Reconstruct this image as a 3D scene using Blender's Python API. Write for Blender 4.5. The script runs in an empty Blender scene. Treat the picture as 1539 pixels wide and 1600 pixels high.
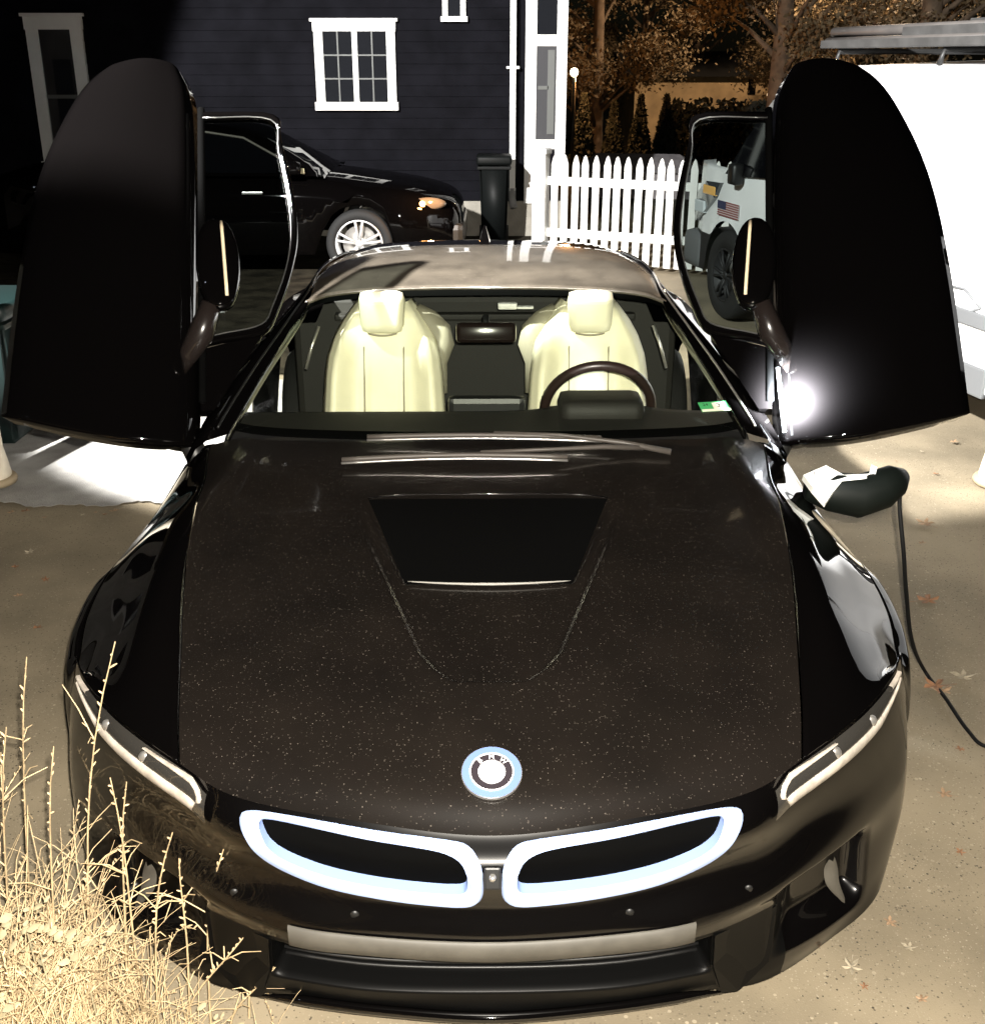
import bpy, bmesh, math, random
import numpy as np
from mathutils import Vector, Matrix
from mathutils.bvhtree import BVHTree

R = math.radians
random.seed(7)
scene = bpy.context.scene
COL = scene.collection

# ------------------------------------------------------------------ camera
CAM_Y, CAM_Z, PITCH, FPX = -1.72, 2.0, 22.0, 1750.0
cam_d = bpy.data.cameras.new('camera')
cam = bpy.data.objects.new('camera', cam_d); COL.objects.link(cam)
cam.location = (0.0, CAM_Y, CAM_Z)
cam.rotation_euler = (R(90 - PITCH), 0, 0)
cam_d.sensor_fit = 'VERTICAL'; cam_d.sensor_height = 36.0
cam_d.lens = 36.0 * FPX / 1600.0
cam_d.clip_start = 0.05; cam_d.clip_end = 600
scene.camera = cam

# ------------------------------------------------------------------ night sky, weak moon, exposure
world = bpy.data.worlds.new('World'); scene.world = world; world.use_nodes = True
wn = world.node_tree.nodes; wl = world.node_tree.links; wn.clear()
wo = wn.new('ShaderNodeOutputWorld'); wb = wn.new('ShaderNodeBackground'); ws = wn.new('ShaderNodeTexSky')
ws.sky_type = 'NISHITA'; ws.sun_disc = False; ws.sun_elevation = R(12); ws.sun_rotation = R(200)
wb.inputs['Strength'].default_value = 0.0006
wl.new(ws.outputs[0], wb.inputs['Color']); wl.new(wb.outputs[0], wo.inputs['Surface'])
sun_d = bpy.data.lights.new('moon', 'SUN'); sun_d.energy = 0.012; sun_d.angle = R(0.5); sun_d.color = (0.8, 0.87, 1.0)
sun = bpy.data.objects.new('moon', sun_d); COL.objects.link(sun); sun.rotation_euler = (R(50), 0, R(-40))
scene.view_settings.view_transform = 'Standard'; scene.view_settings.look = 'None'
scene.view_settings.exposure = 0.0; scene.view_settings.gamma = 1.0
scene.cycles.max_bounces = 8; scene.cycles.transparent_max_bounces = 12
scene.cycles.use_denoising = True

def lamp(name, kind, loc, energy, color=(1, 1, 1), target=None, size=0.05, angle=60, blend=0.15):
    d = bpy.data.lights.new(name, kind); d.energy = energy; d.color = color; d.shadow_soft_size = size
    o = bpy.data.objects.new(name, d); COL.objects.link(o); o.location = loc
    if kind == 'SPOT':
        d.spot_size = R(angle); d.spot_blend = blend
    if target is not None:
        o.rotation_euler = (Vector(target) - Vector(loc)).to_track_quat('-Z', 'Y').to_euler()
    return o

# the phone's flash beside the lens, and the flood lamp of the photographer's house
lamp('phone_flash', 'SPOT', (0.03, CAM_Y - 0.01, CAM_Z + 0.05), 1200, (1.0, 0.93, 0.82), (0.03, 0.30, 0.45), 0.012, 100, 0.6)
FL = Vector((-3.5, 0.0, 5.0)); az, pt = R(30), R(-22)
lamp('flood_lamp', 'SPOT', FL, 16000, (1.0, 0.98, 0.95),
     FL + Vector((math.sin(az) * math.cos(pt), math.cos(az) * math.cos(pt), math.sin(pt))), 0.10, 62, 0.07)
# added fill spot without a fixture, brightens the van side mirrored in the fender
lamp('van_side_fill', 'SPOT', (0.5, -3.0, 3.6), 3800, (1.0, 0.98, 0.96), (3.3, 2.6, 1.85), 0.06, 23, 0.15)
# sodium street lamp down the road, out of frame to the right
lamp('street_lamp_glow', 'POINT', (9.0, 27.0, 6.5), 6500, (1.0, 0.72, 0.46), None, 0.2)

# ------------------------------------------------------------------ pixel helper (photograph pixel + depth -> place)
cp, sp = math.cos(R(PITCH)), math.sin(R(PITCH))
def at(px, py, d):
    u = (px - 769.5) / FPX; v = (800 - py) / FPX
    return Vector((u * d, CAM_Y + d * (cp + v * sp), CAM_Z + d * (v * cp - sp)))
def at_z(px, py, z):
    v = (800 - py) / FPX
    return at(px, py, (z - CAM_Z) / (v * cp - sp))
def at_y(px, py, y):
    v = (800 - py) / FPX
    return at(px, py, (y - CAM_Y) / (cp + v * sp))

# ------------------------------------------------------------------ materials
MATS = {}
def mat(name, col, rough=0.5, metal=0.0, noise=0.0, nscale=8.0, bump=0.0, bscale=60.0, coat=0.0, spec=0.5,
        emit=None, estr=0.0, alpha=None, trans=0.0, ior=1.45, col2=None):
    if name in MATS: return MATS[name]
    m = bpy.data.materials.new(name); m.use_nodes = True
    nt = m.node_tree; b = nt.nodes['Principled BSDF']
    b.inputs['Base Color'].default_value = (*col, 1); b.inputs['Roughness'].default_value = rough
    b.inputs['Metallic'].default_value = metal; b.inputs['Specular IOR Level'].default_value = spec
    b.inputs['Coat Weight'].default_value = coat; b.inputs['Coat Roughness'].default_value = 0.03
    b.inputs['IOR'].default_value = ior; b.inputs['Transmission Weight'].default_value = trans
    if emit is not None:
        b.inputs['Emission Color'].default_value = (*emit, 1); b.inputs['Emission Strength'].default_value = estr
    tc = nt.nodes.new('ShaderNodeTexCoord')
    if noise > 0:
        n = nt.nodes.new('ShaderNodeTexNoise'); n.inputs['Scale'].default_value = nscale; n.inputs['Detail'].default_value = 6
        r = nt.nodes.new('ShaderNodeMix'); r.data_type = 'RGBA'
        c2 = col2 if col2 else tuple(c * (1 - noise) for c in col)
        r.inputs['A'].default_value = (*c2, 1); r.inputs['B'].default_value = (*[min(1, c * (1 + (0 if col2 else noise))) for c in col], 1)
        mr = nt.nodes.new('ShaderNodeMapRange'); mr.inputs['From Min'].default_value = 0.35; mr.inputs['From Max'].default_value = 0.65
        nt.links.new(tc.outputs['Object'], n.inputs['Vector']); nt.links.new(n.outputs['Fac'], mr.inputs['Value'])
        nt.links.new(mr.outputs['Result'], r.inputs['Factor']); nt.links.new(r.outputs['Result'], b.inputs['Base Color'])
    if bump > 0:
        n2 = nt.nodes.new('ShaderNodeTexNoise'); n2.inputs['Scale'].default_value = bscale; n2.inputs['Detail'].default_value = 5
        bp = nt.nodes.new('ShaderNodeBump'); bp.inputs['Strength'].default_value = bump; bp.inputs['Distance'].default_value = 0.02
        nt.links.new(tc.outputs['Object'], n2.inputs['Vector']); nt.links.new(n2.outputs['Fac'], bp.inputs['Height'])
        nt.links.new(bp.outputs['Normal'], b.inputs['Normal'])
    MATS[name] = m
    return m

def speckle(m, scale, thresh, prob, col, rough=0.7, film=0.0, film_col=(0.2, 0.16, 0.12), film_scale=6.0):
    """dust grains (and a patchy dust film) lying on a painted surface"""
    nt = m.node_tree; b = nt.nodes['Principled BSDF']; L = nt.links
    tc = nt.nodes.new('ShaderNodeTexCoord')
    src = b.inputs['Base Color'].links[0].from_socket if b.inputs['Base Color'].links else None
    base = tuple(b.inputs['Base Color'].default_value)
    def mixin(fac, color, prev):
        x = nt.nodes.new('ShaderNodeMix'); x.data_type = 'RGBA'
        if prev is not None: L.new(prev, x.inputs['A'])
        else: x.inputs['A'].default_value = base
        x.inputs['B'].default_value = (*color, 1); L.new(fac, x.inputs['Factor'])
        return x.outputs['Result']
    def math_(op, a, bb):
        q = nt.nodes.new('ShaderNodeMath'); q.operation = op
        if hasattr(a, 'name'): L.new(a, q.inputs[0])
        else: q.inputs[0].default_value = a
        if hasattr(bb, 'name'): L.new(bb, q.inputs[1])
        else: q.inputs[1].default_value = bb
        return q.outputs[0]
    if film > 0:
        n = nt.nodes.new('ShaderNodeTexNoise'); n.inputs['Scale'].default_value = film_scale; n.inputs['Detail'].default_value = 8
        L.new(tc.outputs['Object'], n.inputs['Vector'])
        f = math_('MULTIPLY', n.outputs['Fac'], film)
        src = mixin(f, film_col, src)
    v = nt.nodes.new('ShaderNodeTexVoronoi'); v.inputs['Scale'].default_value = scale
    L.new(tc.outputs['Object'], v.inputs['Vector'])
    sx = nt.nodes.new('ShaderNodeSeparateColor'); L.new(v.outputs['Color'], sx.inputs[0])
    size = math_('MULTIPLY', sx.outputs[1], thresh)
    near = math_('LESS_THAN', v.outputs['Distance'], size)
    pick = math_('LESS_THAN', sx.outputs[0], prob)
    bright = math_('MULTIPLY', sx.outputs[2], sx.outputs[2])
    f = math_('MULTIPLY', math_('MULTIPLY', near, pick), bright)
    src = mixin(f, col, src)
    L.new(src, b.inputs['Base Color'])

paint = mat('black_paint', (0.0014, 0.0012, 0.0012), 0.35, coat=1.0, spec=0.0)
paint.node_tree.nodes['Principled BSDF'].inputs['Coat IOR'].default_value = 1.7
paint_hood = mat('dusty_black_paint', (0.003, 0.0026, 0.0024), 0.32, coat=1.0, spec=0.35)
paint_hood.node_tree.nodes['Principled BSDF'].inputs['Coat Roughness'].default_value = 0.06
speckle(paint_hood, 260, 0.44, 0.36, (0.085, 0.072, 0.06), film=0.055, film_col=(0.16, 0.12, 0.09), film_scale=5)
vent_mat = mat('vent_black', (0.003, 0.003, 0.003), 0.25, coat=0.6, spec=0.3)
roof_mat = mat('roof_dusty_paint', (0.02, 0.017, 0.014), 0.3, coat=1.0)
speckle(roof_mat, 220, 0.4, 0.3, (0.2, 0.17, 0.13), film=0.55, film_col=(0.2, 0.17, 0.13), film_scale=9)
trim_black = mat('black_plastic', (0.008, 0.008, 0.008), 0.45)
matte_black = mat('matte_black', (0.002, 0.002, 0.002), 0.85, spec=0.01)
kid_blue = mat('grille_frame_pale_blue', (0.36, 0.46, 0.74), 0.35, metal=0.15, coat=0.5)
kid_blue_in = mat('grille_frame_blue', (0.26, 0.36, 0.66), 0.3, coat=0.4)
chrome = mat('satin_silver', (0.55, 0.53, 0.5), 0.3, metal=0.8)
strip_grey = mat('grey_bumper_strip', (0.065, 0.06, 0.05), 0.55, noise=0.12, nscale=20)
rubber = mat('tyre_rubber', (0.012, 0.012, 0.012), 0.8, bump=0.2, bscale=120)
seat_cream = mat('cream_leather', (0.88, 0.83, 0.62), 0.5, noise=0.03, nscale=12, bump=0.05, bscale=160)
seat_shade = mat('cream_leather_shaded', (0.26, 0.24, 0.18), 0.55, bump=0.05, bscale=160)  # same cream leather darkened, shade put into the colour of the wings
seam_mat = mat('seat_stitching', (0.3, 0.27, 0.2), 0.7)
int_black = mat('interior_black', (0.012, 0.011, 0.009), 0.65, bump=0.1, bscale=200)
head_dark = mat('headlight_dark_lens', (0.03, 0.028, 0.025), 0.08, coat=1.0)
head_guide = mat('light_guide_clear', (0.46, 0.41, 0.35), 0.3, coat=0.8, noise=0.25, nscale=30)
white_plastic = mat('white_plastic', (0.8, 0.8, 0.78), 0.4)
glass_side = None
def glass(name, tint, gloss=0.06):
    """thin automotive glass: clear pass-through with a fresnel reflection"""
    m = bpy.data.materials.new(name); m.use_nodes = True; nt = m.node_tree; nt.nodes.clear()
    o = nt.nodes.new('ShaderNodeOutputMaterial'); t = nt.nodes.new('ShaderNodeBsdfTransparent'); g = nt.nodes.new('ShaderNodeBsdfGlossy')
    mx = nt.nodes.new('ShaderNodeMixShader'); lw = nt.nodes.new('ShaderNodeLayerWeight'); lw.inputs['Blend'].default_value = 0.5
    pw = nt.nodes.new('ShaderNodeMath'); pw.operation = 'POWER'; pw.inputs[1].default_value = 4.0; nt.links.new(lw.outputs['Facing'], pw.inputs[0])
    f = nt.nodes.new('ShaderNodeMapRange'); f.inputs['To Min'].default_value = 0.04; f.inputs['To Max'].default_value = 0.8; nt.links.new(pw.outputs[0], f.inputs['Value'])
    t.inputs['Color'].default_value = (*tint, 1); g.inputs['Roughness'].default_value = gloss * 0.2
    nt.links.new(f.outputs[0], mx.inputs[0]); nt.links.new(t.outputs[0], mx.inputs[1]); nt.links.new(g.outputs[0], mx.inputs[2])
    nt.links.new(mx.outputs[0], o.inputs['Surface'])
    return m
wind_glass = glass('windshield_glass', (0.86, 0.90, 0.84))
tint_glass = glass('door_glass', (0.22, 0.25, 0.24))
dark_glass = mat('dark_window_glass', (0.002, 0.002, 0.0025), 0.04, coat=0.5)

# ------------------------------------------------------------------ mesh helpers
def mesh_obj(name, verts, faces, m, parent=None, smooth=True):
    me = bpy.data.meshes.new(name); me.from_pydata([tuple(v) for v in verts], [], faces); me.update()
    if m is not None: me.materials.append(m)
    if smooth:
        me.polygons.foreach_set('use_smooth', [True] * len(me.polygons))
    o = bpy.data.objects.new(name, me); COL.objects.link(o)
    if parent is not None: o.parent = parent
    return o
def bm_obj(name, bm, m, parent=None, smooth=False, recalc=True):
    if recalc: bmesh.ops.recalc_face_normals(bm, faces=bm.faces)
    me = bpy.data.meshes.new(name); bm.to_mesh(me); bm.free()
    if m is not None: me.materials.append(m)
    if smooth: me.polygons.foreach_set('use_smooth', [True] * len(me.polygons))
    o = bpy.data.objects.new(name, me); COL.objects.link(o)
    if parent is not None: o.parent = parent
    return o
def empty(name, loc=(0, 0, 0), rz=0.0, label=None, cat=None, group=None, parent=None):
    o = bpy.data.objects.new(name, None); COL.objects.link(o); o.location = loc; o.rotation_euler = (0, 0, rz)
    o.empty_display_size = 0.1
    if parent is not None: o.parent = parent
    tag(o, label, cat, group); return o
def tag(o, label=None, cat=None, group=None, kind=None):
    if label: o['label'] = label
    if cat: o['category'] = cat
    if group: o['group'] = group
    if kind: o['kind'] = kind
    return o
def add_box(bm, x0, x1, y0, y1, z0, z1, mtx=None, bevel=0.0):
    vs = [bm.verts.new((x, y, z)) for x in (x0, x1) for y in (y0, y1) for z in (z0, z1)]
    fs = [bm.faces.new([vs[i] for i in q]) for q in ((0, 1, 3, 2), (4, 6, 7, 5), (0, 4, 5, 1), (2, 3, 7, 6), (0, 2, 6, 4), (1, 5, 7, 3))]
    if bevel > 0:
        es = list({e for f in fs for e in f.edges})
        r = bmesh.ops.bevel(bm, geom=es, offset=bevel, segments=2, affect='EDGES', profile=0.6)
        vs = list({v for f in r['faces'] for v in f.verts} | {v for v in vs if v.is_valid})
    if mtx is not None: bmesh.ops.transform(bm, matrix=mtx, verts=[v for v in vs if v.is_valid])
def box(name, x0, x1, y0, y1, z0, z1, m, parent=None, bevel=0.0, smooth=False):
    bm = bmesh.new(); add_box(bm, x0, x1, y0, y1, z0, z1, None, bevel)
    return bm_obj(name, bm, m, parent, smooth)
def tube_data(pts, radii, seg=8, cap=True):
    pts = [Vector(p) for p in pts]; n = len(pts)
    if not hasattr(radii, '__len__'): radii = [radii] * n
    V = []; F = []
    t0 = (pts[1] - pts[0]).normalized(); up = Vector((0, 0, 1)) if abs(t0.z) < 0.9 else Vector((1, 0, 0))
    nrm = t0.cross(up).normalized()
    for i in range(n):
        t = (pts[min(i + 1, n - 1)] - pts[max(i - 1, 0)]).normalized()
        nrm = (nrm - t * nrm.dot(t)).normalized(); bn = t.cross(nrm)
        for k in range(seg):
            a = 2 * math.pi * k / seg
            V.append(pts[i] + (nrm * math.cos(a) + bn * math.sin(a)) * radii[i])
    for i in range(n - 1):
        for k in range(seg):
            a, b = i * seg + k, i * seg + (k + 1) % seg
            F.append((a, b, b + seg, a + seg))
    if cap:
        F.append(tuple(range(seg))[::-1]); F.append(tuple((n - 1) * seg + k for k in range(seg)))
    return V, F
def tube(name, pts, radii, m, parent=None, seg=8):
    V, F = tube_data(pts, radii, seg); return mesh_obj(name, V, F, m, parent)
def join_data(lst):
    V = []; F = []
    for v, f in lst:
        o = len(V); V += list(v); F += [tuple(i + o for i in q) for q in f]
    return V, F
def crv(pts, n):
    """Catmull-Rom through points, n samples per span"""
    P = [Vector(p) for p in pts]; out = []
    for i in range(len(P) - 1):
        p0 = P[i - 1] if i > 0 else P[i] * 2 - P[i + 1]
        p1, p2 = P[i], P[i + 1]
        p3 = P[i + 2] if i + 2 < len(P) else P[i + 1] * 2 - P[i]
        for k in range(n):
            t = k / n
            out.append(0.5 * ((2 * p1) + (p2 - p0) * t + (2 * p0 - 5 * p1 + 4 * p2 - p3) * t * t + (3 * p1 - p0 - 3 * p2 + p3) * t ** 3))
    out.append(P[-1]); return out
def grid_faces(nr, nc, off=0):
    return [(off + i * nc + j, off + i * nc + j + 1, off + (i + 1) * nc + j + 1, off + (i + 1) * nc + j) for i in range(nr - 1) for j in range(nc - 1)]
class Surf:
    """bicubic surface through a control grid; at(r, c) in grid units, |c| mirrored for the left half"""
    def __init__(s, rows): s.g = np.array(rows, float); s.nr, s.nc = s.g.shape[:2]
    @staticmethod
    def w(t): return np.array([-t + 2 * t * t - t ** 3, 2 - 5 * t * t + 3 * t ** 3, t + 4 * t * t - 3 * t ** 3, -t * t + t ** 3]) * 0.5
    def at(s, r, c):
        sg = 1.0
        if c < 0: sg, c = -1.0, -c
        i = min(int(r), s.nr - 2); j = min(int(c), s.nc - 2); a = s.w(r - i); b = s.w(c - j)
        P = np.zeros(3)
        for di in range(4):
            ii = i + di - 1
            row = np.zeros(3)
            for dj in range(4):
                jj = j + dj - 1
                row += b[dj] * s.pt(ii, jj)
            P += a[di] * row
        P[0] *= sg
        return P
    def pt(s, i, j):
        if i < 0: return 2 * s.pt(0, j) - s.pt(1, j)
        if i >= s.nr: return 2 * s.pt(s.nr - 1, j) - s.pt(s.nr - 2, j)
        if j < 0:
            q = s.g[i, -j].copy(); q[0] *= -1; return q
        if j >= s.nc: return 2 * s.g[i, s.nc - 1] - s.g[i, s.nc - 2]
        return s.g[i, j]
def solidify(o, th, off=-1.0):
    md = o.modifiers.new('thickness', 'SOLIDIFY'); md.thickness = th; md.offset = off; return o
def text_obj(name, s, size, m, mtx, parent=None, extrude=0.001):
    cu = bpy.data.curves.new(name, 'FONT'); cu.body = s; cu.size = size; cu.extrude = extrude; cu.align_x = 'CENTER'; cu.align_y = 'CENTER'
    tmp = bpy.data.objects.new(name, cu); COL.objects.link(tmp)
    dg = bpy.context.evaluated_depsgraph_get(); dg.update()
    me = bpy.data.meshes.new_from_object(tmp.evaluated_get(dg)); bpy.data.objects.remove(tmp)
    me.transform(mtx); me.materials.clear(); me.materials.append(m)
    o = bpy.data.objects.new(name, me); COL.objects.link(o)
    if parent is not None: o.parent = parent
    return o
def frame_mtx(o, xa, ya):
    xa = Vector(xa).normalized(); za = xa.cross(Vector(ya)).normalized(); ya = za.cross(xa)
    return Matrix(((xa.x, ya.x, za.x, o[0]), (xa.y, ya.y, za.y, o[1]), (xa.z, ya.z, za.z, o[2]), (0, 0, 0, 1)))
def copy_tree(o, parent=None):
    c = o.copy(); COL.objects.link(c); c.parent = parent
    for ch in list(o.children): copy_tree(ch, c)
    return c
def lathe(prof, seg=24, axis='Z'):
    V = []; F = []
    for r, h in prof:
        for k in range(seg):
            a = 2 * math.pi * k / seg; c, s_ = r * math.cos(a), r * math.sin(a)
            V.append({'Z': (c, s_, h), 'X': (h, c, s_), 'Y': (c, h, s_)}[axis])
    for i in range(len(prof) - 1):
        for k in range(seg):
            a, b = i * seg + k, i * seg + (k + 1) % seg
            F.append((a, b, b + seg, a + seg))
    return V, F
def sst(a, b, x):
    t = min(1, max(0, (x - a) / (b - a))); return t * t * (3 - 2 * t)

# ------------------------------------------------------------------ ground and paving
def ground_z(y): return 0.0 if y < 14 else -1.6 * sst(14, 42, y)
asphalt = mat('worn_asphalt', (0.26, 0.215, 0.145), 0.85, noise=0.3, nscale=1.6, bump=0.12, bscale=260)
speckle(asphalt, 60, 0.34, 0.35, (0.42, 0.36, 0.26), film=0.5, film_col=(0.12, 0.10, 0.066), film_scale=2.4)
speckle(asphalt, 190, 0.5, 0.55, (0.34, 0.29, 0.21)); speckle(asphalt, 150, 0.5, 0.45, (0.05, 0.04, 0.028))
concrete = mat('pale_concrete', (0.36, 0.35, 0.33), 0.85, noise=0.2, nscale=5, bump=0.4, bscale=150)
turf = mat('dark_lawn', (0.035, 0.04, 0.02), 0.9, noise=0.5, nscale=4, bump=0.6, bscale=80)
xs = np.concatenate([np.linspace(-120, -8, 12), np.linspace(-7, 7, 40), np.linspace(8, 120, 12)])
ys = np.concatenate([np.linspace(-30, -5, 6), np.linspace(-4, 14, 50), np.linspace(15, 44, 20), np.linspace(50, 260, 8)])
V = [(x, y, ground_z(y) + (0.008 * math.sin(3.1 * x + 1.3 * y) * math.cos(2.3 * y) if abs(x) < 7 and -4 < y < 12 else 0) - 0.008) for y in ys for x in xs]
tag(mesh_obj('driveway_ground', V, grid_faces(len(ys), len(xs)), asphalt), kind='structure')
V = []; nx = 260
edge = [3.33 + 0.03 * math.sin(i * 0.11) + 0.02 * math.sin(i * 0.41 + 1) + random.uniform(-.012, .012) for i in range(nx)]
pxs = np.linspace(-6.5, -1.15, nx)
for j, f in enumerate((0, 0, 0.05, 0.5, 1.0)):
    for i in range(nx):
        V.append((pxs[i], edge[i] * (1 - f) + 5.6 * f, 0.003 if j == 0 else 0.0045))
tag(mesh_obj('concrete_path', V, grid_faces(5, nx), concrete, smooth=False), kind='structure')
soil = mat('dark_soil', (0.030, 0.025, 0.017), 0.95, spec=0.1, noise=0.5, nscale=5, bump=0.5, bscale=60)
V = [(x, y + (.12 * math.sin(x * 2.1) if y < 6 else 0), 0.010) for y in np.linspace(5.75, 12.9, 12) for x in np.linspace(-12, 1.2, 40)]
tag(mesh_obj('back_yard_soil', V, grid_faces(12, 40), soil), kind='structure')
V = [(x, y, ground_z(y) + 0.006) for y in np.linspace(12.6, 60, 30) for x in np.linspace(-40, 40, 10)]
tag(mesh_obj('lawn', V, grid_faces(30, 10), turf), kind='structure')

exec_car = True
# =================================================================== SPORTS CAR
car = empty('sports_car', (0, 0, 0), R(0.6), 'black dusty sports car with both butterfly doors raised and cream seats', 'car')

HOOD = Surf([
 [(0,.045,.615),(.25,.07,.63),(.5,.135,.64),(.64,.225,.66),(.80,.36,.68),(.915,.50,.69),(.97,.60,.70)],
 [(0,.15,.68),(.25,.17,.685),(.5,.235,.695),(.65,.32,.708),(.79,.44,.733),(.905,.55,.692),(.990,.63,.640)],
 [(0,.40,.748),(.25,.41,.75),(.5,.45,.752),(.67,.50,.762),(.785,.59,.800),(.905,.66,.730),(1.005,.70,.640)],
 [(0,.75,.815),(.25,.75,.815),(.5,.77,.812),(.69,.79,.822),(.785,.81,.858),(.915,.83,.775),(1.025,.84,.680)],
 [(0,1.10,.875),(.25,1.1,.875),(.5,1.1,.87),(.69,1.08,.874),(.775,1.05,.896),(.90,1.02,.825),(1.01,1.0,.730)],
 [(0,1.36,.915),(.25,1.36,.915),(.5,1.36,.908),(.66,1.33,.906),(.75,1.28,.918),(.86,1.25,.862),(.955,1.23,.785)],
 [(0,1.50,.93),(.25,1.505,.93),(.5,1.52,.925),(.65,1.53,.925),(.75,1.52,.932),(.84,1.5,.915),(.905,1.46,.870)]])
FACE = Surf([
 [(0,.045,.615),(.25,.07,.63),(.5,.135,.64),(.64,.225,.66),(.80,.36,.68),(.915,.50,.69),(.97,.60,.70)],
 [(0,.0,.565),(.25,.022,.572),(.5,.095,.578),(.64,.20,.585),(.80,.335,.605),(.925,.485,.63),(.985,.61,.655)],
 [(0,.015,.48),(.25,.035,.485),(.5,.11,.50),(.66,.215,.505),(.83,.345,.51),(.955,.495,.54),(1.01,.625,.58)],
 [(0,-.005,.405),(.25,.012,.408),(.42,.045,.412),(.6,.13,.42),(.82,.31,.42),(.97,.48,.44),(1.02,.61,.48)],
 [(0,.0,.35),(.25,.018,.352),(.41,.045,.358),(.58,.13,.36),(.80,.30,.35),(.965,.46,.34),(1.02,.59,.38)],
 [(0,.06,.2),(.25,.07,.2),(.45,.11,.2),(.6,.15,.2),(.78,.265,.22),(.94,.42,.26),(1.01,.57,.3)],
 [(0,.085,.12),(.25,.11,.12),(.45,.145,.12),(.6,.165,.13),(.76,.255,.155),(.9,.36,.19),(.99,.53,.25)]])

# --- hood with its recessed vent
VENT_Y = [0.40, 0.44, 0.50, 0.72, 1.12, 1.17]
VENT_X = [0.08, 0.125, 0.165, 0.24, 0.375, 0.39]
def vent_half(y):
    if y < 0.40 or y > 1.165: return -1.0
    return float(np.interp(y, VENT_Y, VENT_X))
def open_half(y):
    if y < 0.775 or y > 1.15: return -1.0
    return float(np.interp(y, [0.775, 1.15], [0.205, 0.345]))
def sdf_in(x, y, half, y0, y1):
    h = half(y)
    if h < 0: return -1
    return min(h - abs(x), y - y0, y1 - y)
def vent_drop(x, y):
    a = sdf_in(x, y, vent_half, 0.40, 1.165); d = 0.0
    if a > 0: d += 0.016 * sst(0, 0.014, a) * (1 - sst(0.85, 1.15, y))
    b = sdf_in(x, y, open_half, 0.775, 1.15)
    if b > 0: d += 0.05 * sst(0, 0.012, b) * min(1.0, max(0.0, (1.15 - y) / 0.36))
    return d
SEAM_C = [3.0, 3.08, 3.2, 3.55, 4.02, 4.45, 4.95]     # grid column of the hood / fender gap, per row
def seam(r):
    i = min(int(r), 5); w = Surf.w(r - i); g = lambda k: SEAM_C[k] if 0 <= k < 7 else (2 * SEAM_C[0] - SEAM_C[1] if k < 0 else 2 * SEAM_C[6] - SEAM_C[5])
    return float(sum(w[q] * g(i + q - 1) for q in range(4)))
NR, NCOL = 260, 200
V = []
for i in range(NR):
    r = 6 * i / (NR - 1); sc = seam(r) - 0.012
    for j in range(NCOL):
        c = (2 * j / (NCOL - 1) - 1) * sc
        P = HOOD.at(r, c); P[2] -= vent_drop(P[0], P[1])
        V.append(P)
hood = mesh_obj('hood', V, grid_faces(NR, NCOL), paint_hood, car)
hood_bvh = BVHTree.FromPolygons([tuple(v) for v in V], grid_faces(NR, NCOL))
def drop(x, y, off=0.0):
    h = hood_bvh.ray_cast(Vector((x, y, 3)), Vector((0, 0, -1)))[0]
    return Vector((x, y, (h.z if h else 0.9) + off))
for sgn in (1, -1):
    V = []; n, mcol = 90, 30
    for i in range(n):
        r = 6 * i / (n - 1); s0 = seam(r) + 0.02
        for j in range(mcol):
            c = s0 + (6 - s0) * j / (mcol - 1)
            P = HOOD.at(r, c); P[0] *= sgn; V.append(P)
    # the fender runs on down the side to the wheel arch
    stn = []
    for i in range(n):
        r = 6 * i / (n - 1); P = HOOD.at(r, 6.0); y = P[1]
        dy = y - 0.95
        az_ = 0.335 + math.sqrt(max(0.0, 0.365 ** 2 - dy * dy)) if abs(dy) < 0.365 else 0.20
        zb = max(az_, 0.2); zb = min(zb, P[2] - 0.03)
        stn.append((P, zb))
    V2 = []; m2 = 12
    for P, zb in stn:
        for k in range(m2):
            t = k / (m2 - 1)
            x = P[0] + 0.035 * math.sin(t * math.pi * 0.5) + (0.02 * t if P[1] > 1.1 else 0)
            V2.append((sgn * x, P[1], P[2] + (zb - P[2]) * t))
    VV, FF = join_data([(V, grid_faces(n, mcol)), (V2, grid_faces(n, m2))])
    solidify(mesh_obj('fender', VV, FF, paint, car), 0.004, 0)

# --- front bumper: dense sheet, the two grilles pushed back into it
KO = [(a, b - 0.012 * max(0, (b - 0.5) / 0.14)) for a, b in [(.018,.545),(.022,.585),(.045,.612),(.09,.621),(.20,.630),(.33,.638),(.44,.640),(.488,.634),(.498,.618),(.488,.590),(.455,.545),(.41,.515),(.33,.492),(.22,.482),(.11,.474),(.05,.472),(.026,.482),(.018,.505)]]
KI = [(a, b - 0.012 * max(0, (b - 0.5) / 0.14)) for a, b in [(.048,.560),(.058,.585),(.085,.600),(.14,.609),(.25,.618),(.36,.626),(.44,.628),(.458,.620),(.452,.600),(.435,.572),(.40,.545),(.33,.522),(.24,.511),(.14,.504),(.08,.501),(.055,.506),(.048,.525)]]
def poly_sd(px, pz, poly):
    ins = False; dmin = 9
    n = len(poly)
    for i in range(n):
        x0, z0 = poly[i]; x1, z1 = poly[(i + 1) % n]
        if (z0 > pz) != (z1 > pz) and px < (x1 - x0) * (pz - z0) / (z1 - z0) + x0: ins = not ins
        ex, ez = x1 - x0, z1 - z0; t = max(0, min(1, ((px - x0) * ex + (pz - z0) * ez) / (ex * ex + ez * ez)))
        d = math.hypot(px - x0 - ex * t, pz - z0 - ez * t); dmin = min(dmin, d)
    return dmin if ins else -dmin
NR2, NC2 = 180, 320
V = []
for i in range(NR2):
    r = 6 * i / (NR2 - 1)
    for j in range(NC2):
        c = (2 * j / (NC2 - 1) - 1) * 6
        P = FACE.at(r, c)
        V.append(P)
FV = [Vector(v) for v in V]
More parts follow.
